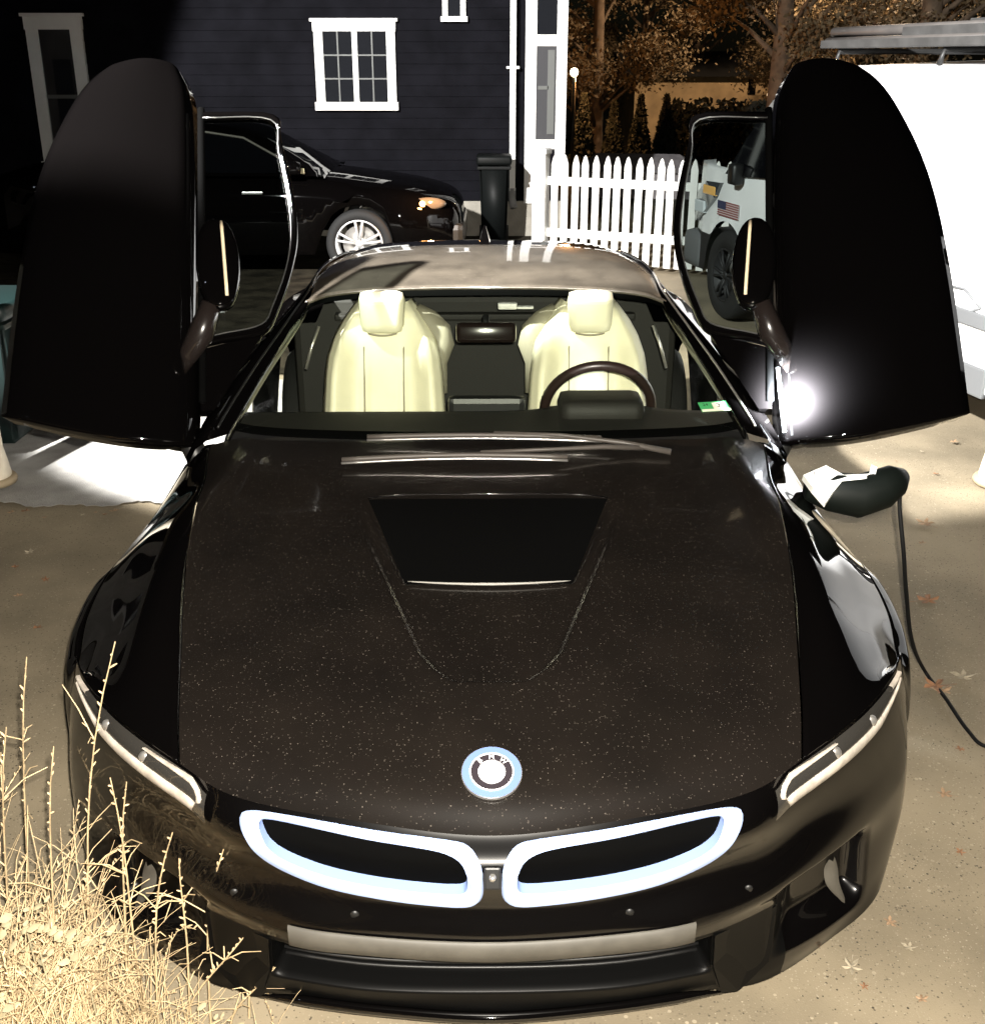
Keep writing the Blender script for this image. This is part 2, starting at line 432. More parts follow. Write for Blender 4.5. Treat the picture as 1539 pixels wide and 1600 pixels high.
face_bvh = BVHTree.FromPolygons([tuple(v) for v in V], grid_faces(NR2, NC2))
def front(x, z, off=0.0):
    h = face_bvh.ray_cast(Vector((x, -1, z)), Vector((0, 1, 0)))[0]
    return Vector((x, (h.y if h else 0.1) - off, z))
V3 = []
for P in V:
    P = P.copy(); ax = abs(P[0])
    if ax < 0.52 and 0.45 < P[2] < 0.66 and P[1] < 0.2:
        d = poly_sd(ax, P[2], KI)
        if d > -0.009: P[1] += 0.065 * sst(-0.009, -0.001, d)
    # lower air intake and the channel for the number plate strip
    if ax < 0.47:
        if 0.205 < P[2] < 0.350: P[1] += 0.10 * sst(0.205, 0.235, P[2]) * (1 - sst(0.335, 0.350, P[2])) * (1 - sst(0.43, 0.47, ax))
    # side air inlets either side of the upright fins
    if 0.58 < ax < 0.86 and 0.2 < P[2] < 0.42:
        P[1] += 0.07 * sst(0.58, 0.66, ax) * (1 - sst(0.80, 0.86, ax)) * sst(0.2, 0.25, P[2]) * (1 - sst(0.36, 0.42, P[2]))
    V3.append(P)
FB = grid_faces(NR2, NC2)
def is_low(f):
    i, j = f[0] // NC2, f[0] % NC2
    return 6 * i / (NR2 - 1) > 3.95 and abs(2 * j / (NC2 - 1) - 1) * 6 < 3.2
lowb = {f for f in FB if is_low(f)}
satin = mat('satin_black', (0.002, 0.002, 0.002), 0.4, spec=0.12)
bumper_paint = mat('bumper_black_paint', (0.0012, 0.001, 0.001), 0.3, coat=1.0, spec=0.15)
bumper = mesh_obj('front_bumper', V3, [f for f in FB if f not in lowb], bumper_paint, car); mesh_obj('lower_bumper', V3, list(lowb), satin, car)
def ring_on_face(name, outer, inner, sgn, m, parent, lift_o=0.004, lift_m=0.012, depth_i=0.035, n=6):
    o3 = crv([(x, 0, z) for x, z in outer + outer[:1]], n)[:-1]; i3 = crv([(x, 0, z) for x, z in inner + inner[:1]], n)[:-1]
    # resample both loops to equal counts by angle
    cx = sum(p.x for p in i3) / len(i3); cz = sum(p.z for p in i3) / len(i3)
    def resamp(L, cnt=120):
        L = L + L[:1]; s = [0]
        for a, b in zip(L, L[1:]): s.append(s[-1] + (b - a).length)
        return [L[0]] and [Vector((np.interp(k / cnt * s[-1], s, [p.x for p in L]), 0, np.interp(k / cnt * s[-1], s, [p.z for p in L]))) for k in range(cnt)]
    A = resamp(o3); B = resamp(i3); cnt = len(A); VV = []
    for k in range(cnt):
        a, b = A[k], B[k]
        pa = front(a.x, a.z, 0.001); pm = front(a.x * .8 + b.x * .2, a.z * .8 + b.z * .2, lift_m); pn = front(a.x * .25 + b.x * .75, a.z * .25 + b.z * .75, lift_o)
        pb = front(b.x, b.z, 0.0); pc = front(b.x, b.z, 0.0) + Vector((0, depth_i, 0))
        for p in (pa, pm, pn, pb, pc): VV.append((sgn * p.x, p.y, p.z))
    FF = []
    for k in range(cnt):
        for q in range(3):
            a = k * 5 + q; b = ((k + 1) % cnt) * 5 + q
            FF.append((a, a + 1, b + 1, b))
    o_ = mesh_obj(name, VV, FF, m, parent)
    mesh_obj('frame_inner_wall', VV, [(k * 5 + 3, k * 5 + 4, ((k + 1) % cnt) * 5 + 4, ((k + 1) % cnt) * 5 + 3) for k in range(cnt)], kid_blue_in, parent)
    return o_
for sgn in (1, -1):
    # grille = the dark flap panel behind a pale blue frame
    pts = crv([(x, 0, z) for x, z in KI + KI[:1]], 4)[:-1]
    cx = sum(p.x for p in pts) / len(pts); cz = sum(p.z for p in pts) / len(pts)
    VV = [(sgn * cx, front(cx, cz, 0).y + 0.030, cz)]; FF = []
    for q, f in enumerate((0.35, 0.7, 1.0)):
        for p in pts:
            x, z = cx + (p.x - cx) * f, cz + (p.z - cz) * f
            VV.append((sgn * x, front(x, z).y + 0.030, z))
    n = len(pts)
    for k in range(n): FF.append((0, 1 + k, 1 + (k + 1) % n))
    for q in range(2):
        for k in range(n): a = 1 + q * n + k; b = 1 + q * n + (k + 1) % n; FF.append((a, a + n, b + n, b))
    g = mesh_obj('grille', VV, FF, matte_black, car)
    fr = ring_on_face('grille_frame', KO, KI, sgn, kid_blue, g)
# camera housing between the grilles
bm = bmesh.new(); add_box(bm, -0.016, 0.016, -0.012, 0.02, -0.022, 0.022, Matrix.Translation(front(0, 0.555)) @ Matrix.Rotation(R(-20), 4, 'X'), 0.004)
camh = bm_obj('front_camera', bm, trim_black, car)
VV, FF = lathe([(0.0001, -0.006), (0.005, -0.005), (0.007, 0), (0.007, 0.01)], 14, 'Y')
o = mesh_obj('lens', [Vector(v) + front(0, 0.562, 0.013) for v in VV], FF, chrome, camh)
# grey strip, intake mesh, lip
n = 60; VV = []
for j in range(n):
    x = -0.405 + 0.81 * j / (n - 1)
    for z, off in ((0.404, 0.004), (0.402, 0.010), (0.355, 0.010), (0.352, 0.004)):
        zz = z + 0.006 * (abs(x) / 0.4) ** 2
        VV.append(front(x, zz, off))
FF = [(j * 4 + q, j * 4 + q + 1, (j + 1) * 4 + q + 1, (j + 1) * 4 + q) for j in range(n - 1) for q in range(3)]
mesh_obj('number_plate_strip', VV, FF, strip_grey, car)
VV = []
for i in range(10):
    z = 0.205 + 0.145 * i / 9
    for j in range(40):
        x = -0.45 + 0.9 * j / 39; VV.append(front(x, z) + Vector((0, 0.075, 0)))
ig = mesh_obj('lower_intake', VV, grid_faces(10, 40), matte_black, car)
for i in range(5):
    z = 0.225 + 0.025 * i
    tube('slat', [front(x, z) + Vector((0, 0.06, 0)) for x in np.linspace(-0.44, 0.44, 17)], 0.004, trim_black, ig, 6)
VV, FF = tube_data([front(x, 0.125 + 0.02 * max(0, abs(x) - 0.5), 0.012) for x in np.linspace(-0.50, 0.50, 41)], [0.012 * min(1, .25 + 4 * (1 - abs(k - 20) / 20.0)) for k in range(41)], 8)
mesh_obj('front_lip', VV, FF, paint, car)
for sgn in (1, -1):
    # upright fin at the end of the intake and the pale inlet blade behind it
    bm = bmesh.new()
    a = [front(0.445, 0.36, 0.006), front(0.455, 0.25, 0.012), front(0.49, 0.128, 0.02), front(0.535, 0.127, 0.02), front(0.60, 0.20, 0.006), front(0.60, 0.36, 0.0)]
    va = [bm.verts.new((sgn * p.x, p.y, p.z)) for p in a]; vb = [bm.verts.new((sgn * p.x, p.y + 0.05, p.z)) for p in a]
    bm.faces.new(va); bm.faces.new(vb[::-1])
    for k in range(6): bm.faces.new((va[k], vb[k], vb[(k + 1) % 6], va[(k + 1) % 6]))
    bmesh.ops.bevel(bm, geom=list(bm.edges), offset=0.006, segments=2, affect='EDGES')
    bm_obj('bumper_fin', bm, satin, car)
    ln = crv([front(0.735, 0.40, .004), front(0.742, 0.36, .004), front(0.755, 0.31, .004), front(0.79, 0.25, .004)], 6)
    VV = []
    for k, p in enumerate(ln):
        t = k / (len(ln) - 1); w = 0.014 * math.sin(math.pi * (0.1 + 0.85 * t)) + 0.003
        VV += [(sgn * (p.x - w), p.y, p.z), (sgn * p.x, p.y - 0.006, p.z), (sgn * (p.x + w), p.y + 0.01, p.z)]
    FF = [(k * 3 + q, k * 3 + q + 1, (k + 1) * 3 + q + 1, (k + 1) * 3 + q) for k in range(len(ln) - 1) for q in range(2)]
    mesh_obj('inlet_blade', VV, FF, strip_grey, car)
    # parking sensor dimples
    for sx, sz in ((0.27, 0.443), (0.52, 0.44)):
        p = front(sx, sz, 0.0015); VV, FF = lathe([(0.0001, -0.001), (0.008, -0.0005), (0.009, 0.002)], 14, 'Y')
        mesh_obj('parking_sensor', [(sgn * (v[0] + p.x), v[1] + p.y, v[2] + p.z) for v in VV], FF, trim_black, car)

# --- headlights: swept lens on the corner with a U-shaped light guide
for sgn in (1, -1):
    def hl(c, r, off):
        P = Vector(FACE.at(r, c)); N = Vector((0.35, -0.75, 0.5)).normalized(); q = P + N * off
        return (sgn * q.x, q.y, q.z)
    nC, nRr = 40, 10; VV = []
    for i in range(nRr):
        for j in range(nC):
            c = 2.45 + (5.35 - 2.45) * j / (nC - 1); t = i / (nRr - 1)
            taper = 0.5 + 0.5 * min(1, (5.35 - c) / 0.9); start = 0.35 * (1 - sst(2.45, 2.75, c))
            r = 0.06 + start * 0.6 + (0.92 * taper - start * 0.3) * t
            VV.append(hl(c, r, 0.006 + 0.008 * math.sin(math.pi * t)))
    H = mesh_obj('headlight', VV, grid_faces(nRr, nC), head_dark, car)
    low = [(2.75 + (5.25 - 2.75) * k / 24) for k in range(25)]
    def rlow(c): return 0.06 + 0.92 * (0.5 + 0.5 * min(1, (5.35 - c) / 0.9)) - 0.16
    u_pts = [hl(c, rlow(c), 0.016) for c in reversed(low)] + [hl(2.62, 0.68, 0.016), hl(2.58, 0.50, 0.016), hl(2.62, 0.32, 0.016)] + [hl(c, 0.20, 0.016) for c in np.linspace(2.72, 3.6, 8)]
    def ribbon(path, wds):
        VV = []
        for (c, r), w in zip(path, wds):
            for q, l in ((-1, .006), (-.6, .017), (0, .019), (.6, .015), (1, .006)):
                VV.append(hl(c + (0 if abs(w[0]) < 1e-6 else q * w[0]), r + q * w[1], l))
        return mesh_obj('light_guide', VV, grid_faces(len(path), 5), head_guide, H)
    pth = [(c, rlow(c) - .06) for c in reversed(low)] + [(2.66, .72), (2.58, .60), (2.57, .45), (2.62, .30)] + [(c, .18) for c in np.linspace(2.72, 3.5, 8)]
    wd = [(0, .09 + .13 * min(1, k / 8)) for k in range(len(low))] + [(.04, .12), (.07, .06), (.07, .0), (.05, .06)] + [(0, .11 - .01 * k) for k in range(8)]
    ribbon(pth, wd); ribbon([(c, .17) for c in np.linspace(4.8, 5.3, 8)], [(0, .13)] * 8)
    for cc in (3.5, 4.2):
        VV, FF = lathe([(0.0001, -0.004), (0.012, -0.002), (0.016, 0.004), (0.016, 0.008)], 16, 'Y')
        c0 = Vector(hl(cc, 0.45, 0.010)); mesh_obj('lens', [Vector(v) + c0 for v in VV], FF, chrome, H)

# --- round emblem on the nose
P0 = Vector(HOOD.at(1.0, 0)); Pa = Vector(HOOD.at(0.8, 0)); Pb = Vector(HOOD.at(1.2, 0))
M = frame_mtx(P0 + Vector((0, 0, 0.004)), (1, 0, 0), Pb - Pa)
def disc(name, r0, r1, h, m, parent, a0=0, a1=360, seg=48):
    V = []; k = max(4, int(seg * (a1 - a0) / 360))
    for i in range(k + 1):
        a = R(a0 + (a1 - a0) * i / k)
        for r, hh in ((r0, h), (r1, h), (r1, h - 0.006)): V.append(M @ Vector((r * math.cos(a), r * math.sin(a), hh)))
    F = [(i * 3 + q, i * 3 + q + 1, (i + 1) * 3 + q + 1, (i + 1) * 3 + q) for i in range(k) for q in range(2)]
    return mesh_obj(name, V, F, m, parent, False)
em_blue = mat('emblem_blue_ring', (0.13, 0.20, 0.46), 0.3, coat=0.5)
em_blue2 = mat('emblem_light_blue', (0.35, 0.55, 0.85), 0.3, coat=0.5)
em_white = mat('emblem_white', (0.85, 0.86, 0.88), 0.3, coat=0.7)
em_dark = mat('emblem_dark', (0.03, 0.025, 0.03), 0.25, coat=0.7)
E = disc('emblem', 0.0440, 0.0590, 0.006, em_blue, car)
disc('emblem_edge', 0.0555, 0.0605, 0.0045, chrome, E); disc('emblem_edge', 0.0415, 0.0442, 0.0075, em_white, E)
disc('emblem_band', 0.027, 0.0416, 0.005, em_dark, E); disc('emblem_edge', 0.0258, 0.0272, 0.0065, em_white, E)
for q in range(4): disc('emblem_quarter', 0.0001, 0.0259, 0.0055, em_white if q % 2 == 0 else em_blue2, E, q * 90, q * 90 + 90)
for ch, a in (('B', 132), ('M', 90), ('W', 48)):
    T = M @ Matrix.Rotation(R(a - 90), 4, 'Z') @ Matrix.Translation((0, 0.0345, 0.0056))
    text_obj('emblem_letter', ch, 0.0155, em_white, T, E, 0.0006)

# --- hood vent: gloss panel in the opening, silver slip line, lip at the rear
VV = []
for i in range(24):
    y = 0.785 + 0.355 * i / 23; h = open_half(min(1.149, max(0.776, y))) - 0.014
    for j in range(30):
        x = -h + 2 * h * j / 29; VV.append(drop(x, y, 0.004 + 0.010 * (1 - (x / h) ** 2) * math.sin(math.pi * i / 23)))
hv = mesh_obj('hood_vent', VV, grid_faces(24, 30), matte_black, car)
pts = [drop(x, 0.755 + 0.012 * (x / 0.2) ** 2, 0.010) for x in np.linspace(-0.2, 0.2, 31)]
tube('vent_trim', pts, [0.0005 + 0.0035 * (1 - abs(k - 15) / 15.0) ** 0.5 for k in range(31)], mat('vent_trim_grey', (0.22, 0.21, 0.19), 0.4), hv, 6)
tube('vent_edge', [drop(x, 1.168 - 0.02 * (abs(x) / 0.33) ** 6, 0.001) for x in np.linspace(-0.33, 0.33, 41)], 0.002, paint, hv, 6)

# --- greenhouse: windshield, roof, pillars
WS = Surf([
 [(0,1.505,.935),(.3,1.512,.935),(.55,1.53,.937),(.70,1.545,.943),(.775,1.56,.952)],
 [(0,1.78,1.045),(.28,1.785,1.045),(.51,1.80,1.043),(.66,1.82,1.042),(.735,1.84,1.04)],
 [(0,2.06,1.150),(.26,2.062,1.149),(.47,2.06,1.145),(.61,2.055,1.137),(.68,2.05,1.125)],
 [(0,2.33,1.236),(.24,2.325,1.235),(.44,2.31,1.228),(.56,2.275,1.220),(.625,2.235,1.205)]])
VV = [WS.at(3 * i / 40, (2 * j / 60 - 1) * 4) for i in range(41) for j in range(61)]
wsh = mesh_obj('windshield', VV, grid_faces(41, 61), wind_glass, car)
# black ceramic border along the bottom and top of the glass
VV = []
for i in range(6):
    for j in range(61):
        r = 0.0 + 0.14 * i / 5; P = WS.at(r, (2 * j / 60 - 1) * 3.98); VV.append(P + np.array([0, 0.004, -0.006]))
mesh_obj('glass_border', VV, grid_faces(6, 61), matte_black, wsh)
VV = []
for i in range(5):
    for j in range(61):
        P = WS.at(2.84 + 0.155 * i / 4, (2 * j / 60 - 1) * 3.98); VV.append(P + np.array([0, 0.004, -0.006]))
mesh_obj('glass_border', VV, grid_faces(5, 61), matte_black, wsh)
ROOF = Surf([
 [(0,2.335,1.243),(.24,2.33,1.242),(.44,2.315,1.235),(.57,2.28,1.225),(.64,2.24,1.205)],
 [(0,2.60,1.285),(.24,2.60,1.283),(.43,2.59,1.273),(.56,2.57,1.258),(.655,2.54,1.225)],
 [(0,2.95,1.293),(.23,2.95,1.29),(.41,2.94,1.28),(.53,2.93,1.264),(.635,2.92,1.225)],
 [(0,3.4,1.25),(.22,3.4,1.247),(.38,3.4,1.24),(.50,3.4,1.225),(.60,3.4,1.185)],
 [(0,3.95,1.13),(.2,3.95,1.127),(.35,3.95,1.12),(.47,3.95,1.105),(.58,3.95,1.07)],
 [(0,4.4,1.0),(.2,4.4,.997),(.35,4.4,.99),(.47,4.4,.98),(.58,4.4,.96)]])
VV = [ROOF.at(2.1 * i / 40, (2 * j / 48 - 1) * 4) for i in range(41) for j in range(49)]
solidify(mesh_obj('roof', VV, grid_faces(41, 49), roof_mat, car), 0.02, -1)
VV = [ROOF.at(2.1 + 2.9 * i / 30, (2 * j / 40 - 1) * 4) for i in range(31) for j in range(41)]
mesh_obj('rear_glass', VV, grid_faces(31, 41), dark_glass, car)
fin = []
bm = bmesh.new()
a = [(-0.0, 3.02, 1.285), (0.0, 3.17, 1.28), (0, 3.14, 1.335), (0, 3.10, 1.34)]
vs = [bm.verts.new(p) for p in ((-0.022, 3.0, 1.287), (0.022, 3.0, 1.287), (0.026, 3.2, 1.272), (-0.026, 3.2, 1.272), (0.004, 3.16, 1.345), (-0.004, 3.16, 1.345), (0.004, 3.12, 1.33), (-0.004, 3.12, 1.33))]
for q in ((0, 1, 6, 7), (7, 6, 4, 5), (5, 4, 2, 3), (1, 2, 4, 6), (0, 7, 5, 3), (0, 3, 2, 1)): bm.faces.new([vs[i] for i in q])
bm_obj('aerial_fin', bm, paint, car)
for sgn in (1, -1):
    line = crv([(.895,1.44,.905),(.862,1.62,.982),(.80,1.85,1.07),(.735,2.10,1.145),(.668,2.45,1.212),(.655,2.7,1.23),(.635,2.95,1.225),(.60,3.4,1.185),(.585,3.95,1.07),(.60,4.35,.97)], 8)
    innr = crv([(.79,1.53,.94),(.775,1.60,.968),(.725,1.87,1.055),(.672,2.08,1.132),(.628,2.26,1.205),(.635,2.6,1.232),(.615,2.95,1.232),(.58,3.4,1.192),(.565,3.95,1.078),(.58,4.35,.975)], 8)
    VV = []
    for p, q in zip(line, innr):
        for w, up in ((0, -0.03), (0, 0.0), (0.5, 0.016), (1, 0.004), (1, -0.03)):
            r_ = p.lerp(q, w); VV.append((sgn * r_.x, r_.y, r_.z + up))
    FF = [(k * 5 + s, k * 5 + s + 1, (k + 1) * 5 + s + 1, (k + 1) * 5 + s) for k in range(len(line) - 1) for s in range(4)]
    mesh_obj('roof_pillar', VV, FF, paint, car)
    tube('pillar_trim', [(sgn * (p.x * .35 + q.x * .65), p.y * .35 + q.y * .65, p.z * .35 + q.z * .65 + 0.014) for p, q in list(zip(line, innr))[4:40]], 0.004, chrome if sgn > 0 else trim_black, car, 6)  # silver on the right only: white reflection along that pillar put into the colour
# --- rear body, sills, floor
for sgn in (1, -1):
    st = []
    for y, xt, zt, xo, zo, zb in ((2.62,.66,1.05,.93,.86,.20),(2.9,.64,1.10,.985,.88,.20),(3.35,.60,1.08,1.0,.90,.35),(3.73,.585,1.0,1.0,.90,.70),(4.1,.58,.98,.98,.88,.36),(4.4,.58,.95,.92,.86,.30),(4.62,.56,.86,.82,.80,.30)):
        dy = y - 3.73; zb2 = 0.335 + math.sqrt(max(0, .37 ** 2 - dy * dy)) if abs(dy) < .37 else zb
        st.append([(xt, y, zt), ((xt + xo) / 2, y, (zt + zo) / 2 + .02), (xo - .03, y, zo + .01), (xo, y, zo - .06), (xo + .01, y, (zo + zb2) / 2), (xo - .01, y, zb2)])
    S = Surf(st); VV = []
    for i in range(40):
        for j in range(26):
            P = S.at(6 * i / 39, 5 * j / 25); VV.append((sgn * P[0], P[1], P[2]))
    mesh_obj('rear_quarter', VV, grid_faces(40, 26), paint, car)
    bm = bmesh.new(); add_box(bm, .72, .99, 1.32, 2.9, .17, .40, None, .03)
    bmesh.ops.scale(bm, vec=(sgn, 1, 1), verts=bm.verts); bm_obj('door_sill', bm, trim_black, car)
    bm = bmesh.new(); add_box(bm, .70, .88, 1.42, 1.60, .40, .90, None, .03)
    bmesh.ops.scale(bm, vec=(sgn, 1, 1), verts=bm.verts); bm_obj('hinge_post', bm, matte_black, car)
bm = bmesh.new(); add_box(bm, -.84, .84, 4.55, 4.68, .3, .86, None, .05); bm_obj('rear_bumper', bm, paint, car)
box('rear_deck', -.6, .6, 4.30, 4.60, .80, .96, paint, car, 0.03)
box('floor_pan', -.95, .95, .55, 4.55, .13, .17, matte_black, car)
box('firewall', -.80, .80, 1.35, 1.40, .17, .86, matte_black, car)
# wheels
rimm = mat('dark_alloy', (0.12, 0.12, 0.12), 0.35, metal=0.9)
def make_wheel(name, r, w, m_rim, parent=None, nsp=5, rim_frac=0.68):
    t, rr = w / 2, r * rim_frac
    VV, FF = lathe([(rr, -t), (r * .93, -t), (r, -t * .7), (r, t * .7), (r * .93, t), (rr, t), (rr, -t)], 40, 'X')
    W = empty(name, parent=parent) if parent is None else bpy.data.objects.new(name, None)
    if parent is not None: COL.objects.link(W); W.parent = parent
    mesh_obj('tyre', VV, FF, rubber, W)
    data = [lathe([(rr, -t), (rr * 1.0, t), (rr * .93, t), (rr * .9, -t)], 40, 'X')]
    for k in range(nsp):
        for da in (-0.11, 0.11):
            a = 2 * math.pi * k / nsp + da * 1.0; a2 = 2 * math.pi * k / nsp + da * 1.5
            data.append(tube_data([(t * .75, rr * .12 * math.cos(a), rr * .12 * math.sin(a)), (t * .95, rr * .55 * math.cos(a2), rr * .55 * math.sin(a2)), (t * .9, rr * .96 * math.cos(a2), rr * .96 * math.sin(a2))], [rr * .07, rr * .055, rr * .06], 6))
    data.append(lathe([(0.0001, t * .95), (rr * .15, t * .93), (rr * .17, t * .6)], 20, 'X'))
    VV, FF = join_data(data); mesh_obj('rim', VV, FF, m_rim, W)
    VV, FF = lathe([(0.0001, t * .2), (rr * .72, t * .2), (rr * .72, 0)], 30, 'X'); mesh_obj('brake_disc', VV, FF, chrome, W)
    return W
for sgn, y in ((1, .95), (-1, .95), (1, 3.73), (-1, 3.73)):
    W = make_wheel('wheel', 0.335, 0.21, rimm, car); W.location = (sgn * 0.865, y, 0.335); W.rotation_euler = (0, 0, 0 if sgn > 0 else math.pi)

# --- cabin
V = []
for i in range(12):
    t = i / 11
    for j in range(30):
        x = -.80 + 1.6 * j / 29
        y = 1.56 + 0.36 * t; z = .915 + .012 * math.sin(t * 2.5) - (0.10 * max(0, t - .75) / .25) + (.035 * math.exp(-((x - .37) / .17) ** 2) * sst(.35, .8, t))
        V.append((x, y, z))
dash = mesh_obj('dashboard', V, grid_faces(12, 30), int_black, car)
box('dash_front', -.80, .80, 1.90, 1.93, .45, .815, int_black, car, 0.01)
bm = bmesh.new(); add_box(bm, -.13, .13, 1.88, 1.93, .80, .955, None, .02); bm_obj('dash_screen', bm, trim_black, car)
box('centre_console', -.12, .12, 1.93, 2.95, .30, .62, int_black, car, 0.04)
box('rear_bulkhead', -.80, .80, 2.90, 2.95, .17, 1.10, int_black, car, 0.03)
box('parcel_shelf', -.62, .62, 2.85, 3.35, 1.00, 1.03, int_black, car, 0.01)
def seat(cx):
    S = bpy.data.objects.new('seat', None); COL.objects.link(S); S.parent = car; S.location = (cx, 0, 0)
    prof = [(.50,.235),(.62,.235),(.74,.228),(.84,.222),(.93,.216),(1.00,.206),(1.06,.186),(1.11,.156),(1.15,.125),(1.175,.100)]
    zs = np.linspace(.50, 1.175, 40); VV = []; nx = 33
    for z in zs:
        w = float(np.interp(z, [p[0] for p in prof], [p[1] for p in prof]))
        yb = 2.12 + (z - .5) * 0.32
        for j in range(nx):
            s = -1 + 2 * j / (nx - 1); x = w * s
            bol = 0.07 * sst(.45, .85, abs(s)) * (1 - sst(.95, 1.12, z)); edge_ = 0.08 * sst(.80, 1.0, abs(s)) + .05 * sst(1.14, 1.175, z)
            groove = -0.012 * math.exp(-((abs(x) - .072) / .006) ** 2) if z < 1.02 else 0
            VV.append((x, yb - bol + edge_ - groove, z))
    b = solidify(mesh_obj('backrest', VV, grid_faces(len(zs), nx), seat_cream, S), 0.06, -1)
    for sx in (-.072, .072):
        tube('stitching', [(sx, 2.12 + (z - .5) * .32 + 0.006, z) for z in np.linspace(.55, 1.03, 12)], 0.0035, seam_mat, b, 5)
    # swollen side wing behind the inner shoulder
    sg = -1 if cx > 0 else 1
    VV, FF = [], []
    wing = [(.95, .215, .06), (1.02, .235, .07), (1.06, .225, .07), (1.10, .19, .06), (1.13, .14, .05)]
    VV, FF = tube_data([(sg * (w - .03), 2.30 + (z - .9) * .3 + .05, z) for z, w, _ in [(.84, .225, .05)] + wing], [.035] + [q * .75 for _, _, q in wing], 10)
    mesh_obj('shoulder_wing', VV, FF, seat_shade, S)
    bm = bmesh.new(); add_box(bm, -.082, .082, -.05, .05, -.075, .075, None, .03)
    for v in bm.verts:
        if v.co.z < 0: v.co.x *= 1 + v.co.z * 1.6
        v.co.y -= 0.015 * (1 - (v.co.x / .08) ** 2)
    bmesh.ops.transform(bm, matrix=Matrix.Translation((0, 2.285, 1.158)) @ Matrix.Rotation(R(-14), 4, 'X'), verts=bm.verts)
    bm_obj('headrest', bm, seat_cream, S, True)
    tube('headrest_seam', [(x, 2.262 + 0.15 * abs(x) ** 1.5, 1.078 + 3.0 * x * x) for x in np.linspace(-.052, .052, 11)], 0.004, seam_mat, S, 5)
    bm = bmesh.new(); add_box(bm, -.235, .235, 1.72, 2.2, .36, .52, None, .04); bm_obj('seat_cushion', bm, seat_cream, S, True)
    for sx in (-1, 1):
        tube('seat_belt', [(sx * .0 - sg * .235, 2.32, 1.10), (-sg * .262, 2.30, 1.03), (-sg * .285, 2.28, .95)], 0.006, chrome, S, 5) if sx == 1 else None
    return S
seat(-.372); seat(.375)
# steering wheel
sc_, tilt = Vector((.372, 1.885, .915)), R(22)
SW = bpy.data.objects.new('steering_wheel', None); COL.objects.link(SW); SW.parent = car; SW.location = sc_; SW.rotation_euler = (tilt, 0, 0)
ringp = [(0.178 * math.cos(a), 0, 0.178 * math.sin(a)) for a in np.linspace(0, 2 * math.pi, 49)[:-1]]
VV, FF = tube_data(ringp + ringp[:1], 0.017, 10, False); mesh_obj('wheel_rim', VV, FF, mat('steering_leather', (0.02, 0.012, 0.010), 0.35, coat=0.3), SW)
bm = bmesh.new(); add_box(bm, -.085, .085, -.03, .03, -.06, .06, None, .028); bm_obj('hub', bm, int_black, SW, True)
for a in (0, 180, 270): 
    tube('spoke', [(.06 * math.cos(R(a)), 0, .06 * math.sin(R(a)) - .01), (.172 * math.cos(R(a)), 0, .172 * math.sin(R(a)) - .01)], [.026, .016], int_black, SW, 8)
bm = bmesh.new(); add_box(bm, .235, .51, 1.72, 1.90, .90, .985, None, .035); bm_obj('instrument_hood', bm, int_black, car, True)
# mirror, dome lamp, sticker
bm = bmesh.new(); add_box(bm, -.105, .105, -.02, .03, -.035, .035, Matrix.Translation((0, 2.13, 1.118)) @ Matrix.Rotation(R(-10), 4, 'X'), .016)
bm_obj('rear_view_mirror', bm, mat('mirror_housing', (0.012, 0.008, 0.007), 0.15, coat=1), car, True)
tube('mirror_stalk', [(0, 2.14, 1.13), (0, 2.17, 1.168)], 0.012, trim_black, car)
bm = bmesh.new(); add_box(bm, .045, .115, 2.36, 2.40, 1.150, 1.172, None, .006); add_box(bm, .115, .175, 2.36, 2.39, 1.152, 1.160, None, .003)
bm_obj('dome_lamp', bm, mat('dome_lamp_plastic', (0.75, 0.75, 0.72), 0.4), car)
Pk = Vector(WS.at(0.40, 3.52)); dx = Vector(WS.at(0.40, 3.9)) - Vector(WS.at(0.40, 3.2)); dr = Vector(WS.at(.6, 3.52)) - Vector(WS.at(.25, 3.52))
SM = frame_mtx(Pk, dx, dr) @ Matrix.Rotation(R(-8), 4, 'Z')
def flat(name, x0, x1, y0, y1, h, m, parent):
    V = [SM @ Vector(p) for p in ((x0, y0, h), (x1, y0, h), (x1, y1, h), (x0, y1, h), (x0, y0, h + .0006), (x1, y0, h + .0006), (x1, y1, h + .0006), (x0, y1, h + .0006))]
    return mesh_obj(name, V, [(0, 1, 2, 3), (4, 5, 6, 7), (0, 1, 5, 4), (2, 3, 7, 6), (0, 3, 7, 4), (1, 2, 6, 5)], m, parent, False)
stg = mat('sticker_green', (0.06, 0.36, 0.12), 0.5); stc = mat('sticker_cream', (0.78, 0.76, 0.6), 0.5); stk = mat('sticker_black', (0.01, 0.01, 0.01), 0.5)
stick = flat('inspection_sticker', -.060, .060, -.024, .028, .002, stg, car)
flat('sticker_strip', -.058, .058, -.024, -.012, .0030, stc, stick); flat('sticker_square', -.018, .020, -.012, .020, .0034, stc, stick)
text_obj('sticker_number', '3', .030, stk, SM @ Matrix.Translation((.001, .004, .0044)), stick, .0003)
text_obj('sticker_number', '24', .018, stk, SM @ Matrix.Translation((-.04, .012, .0036)), stick, .0003)
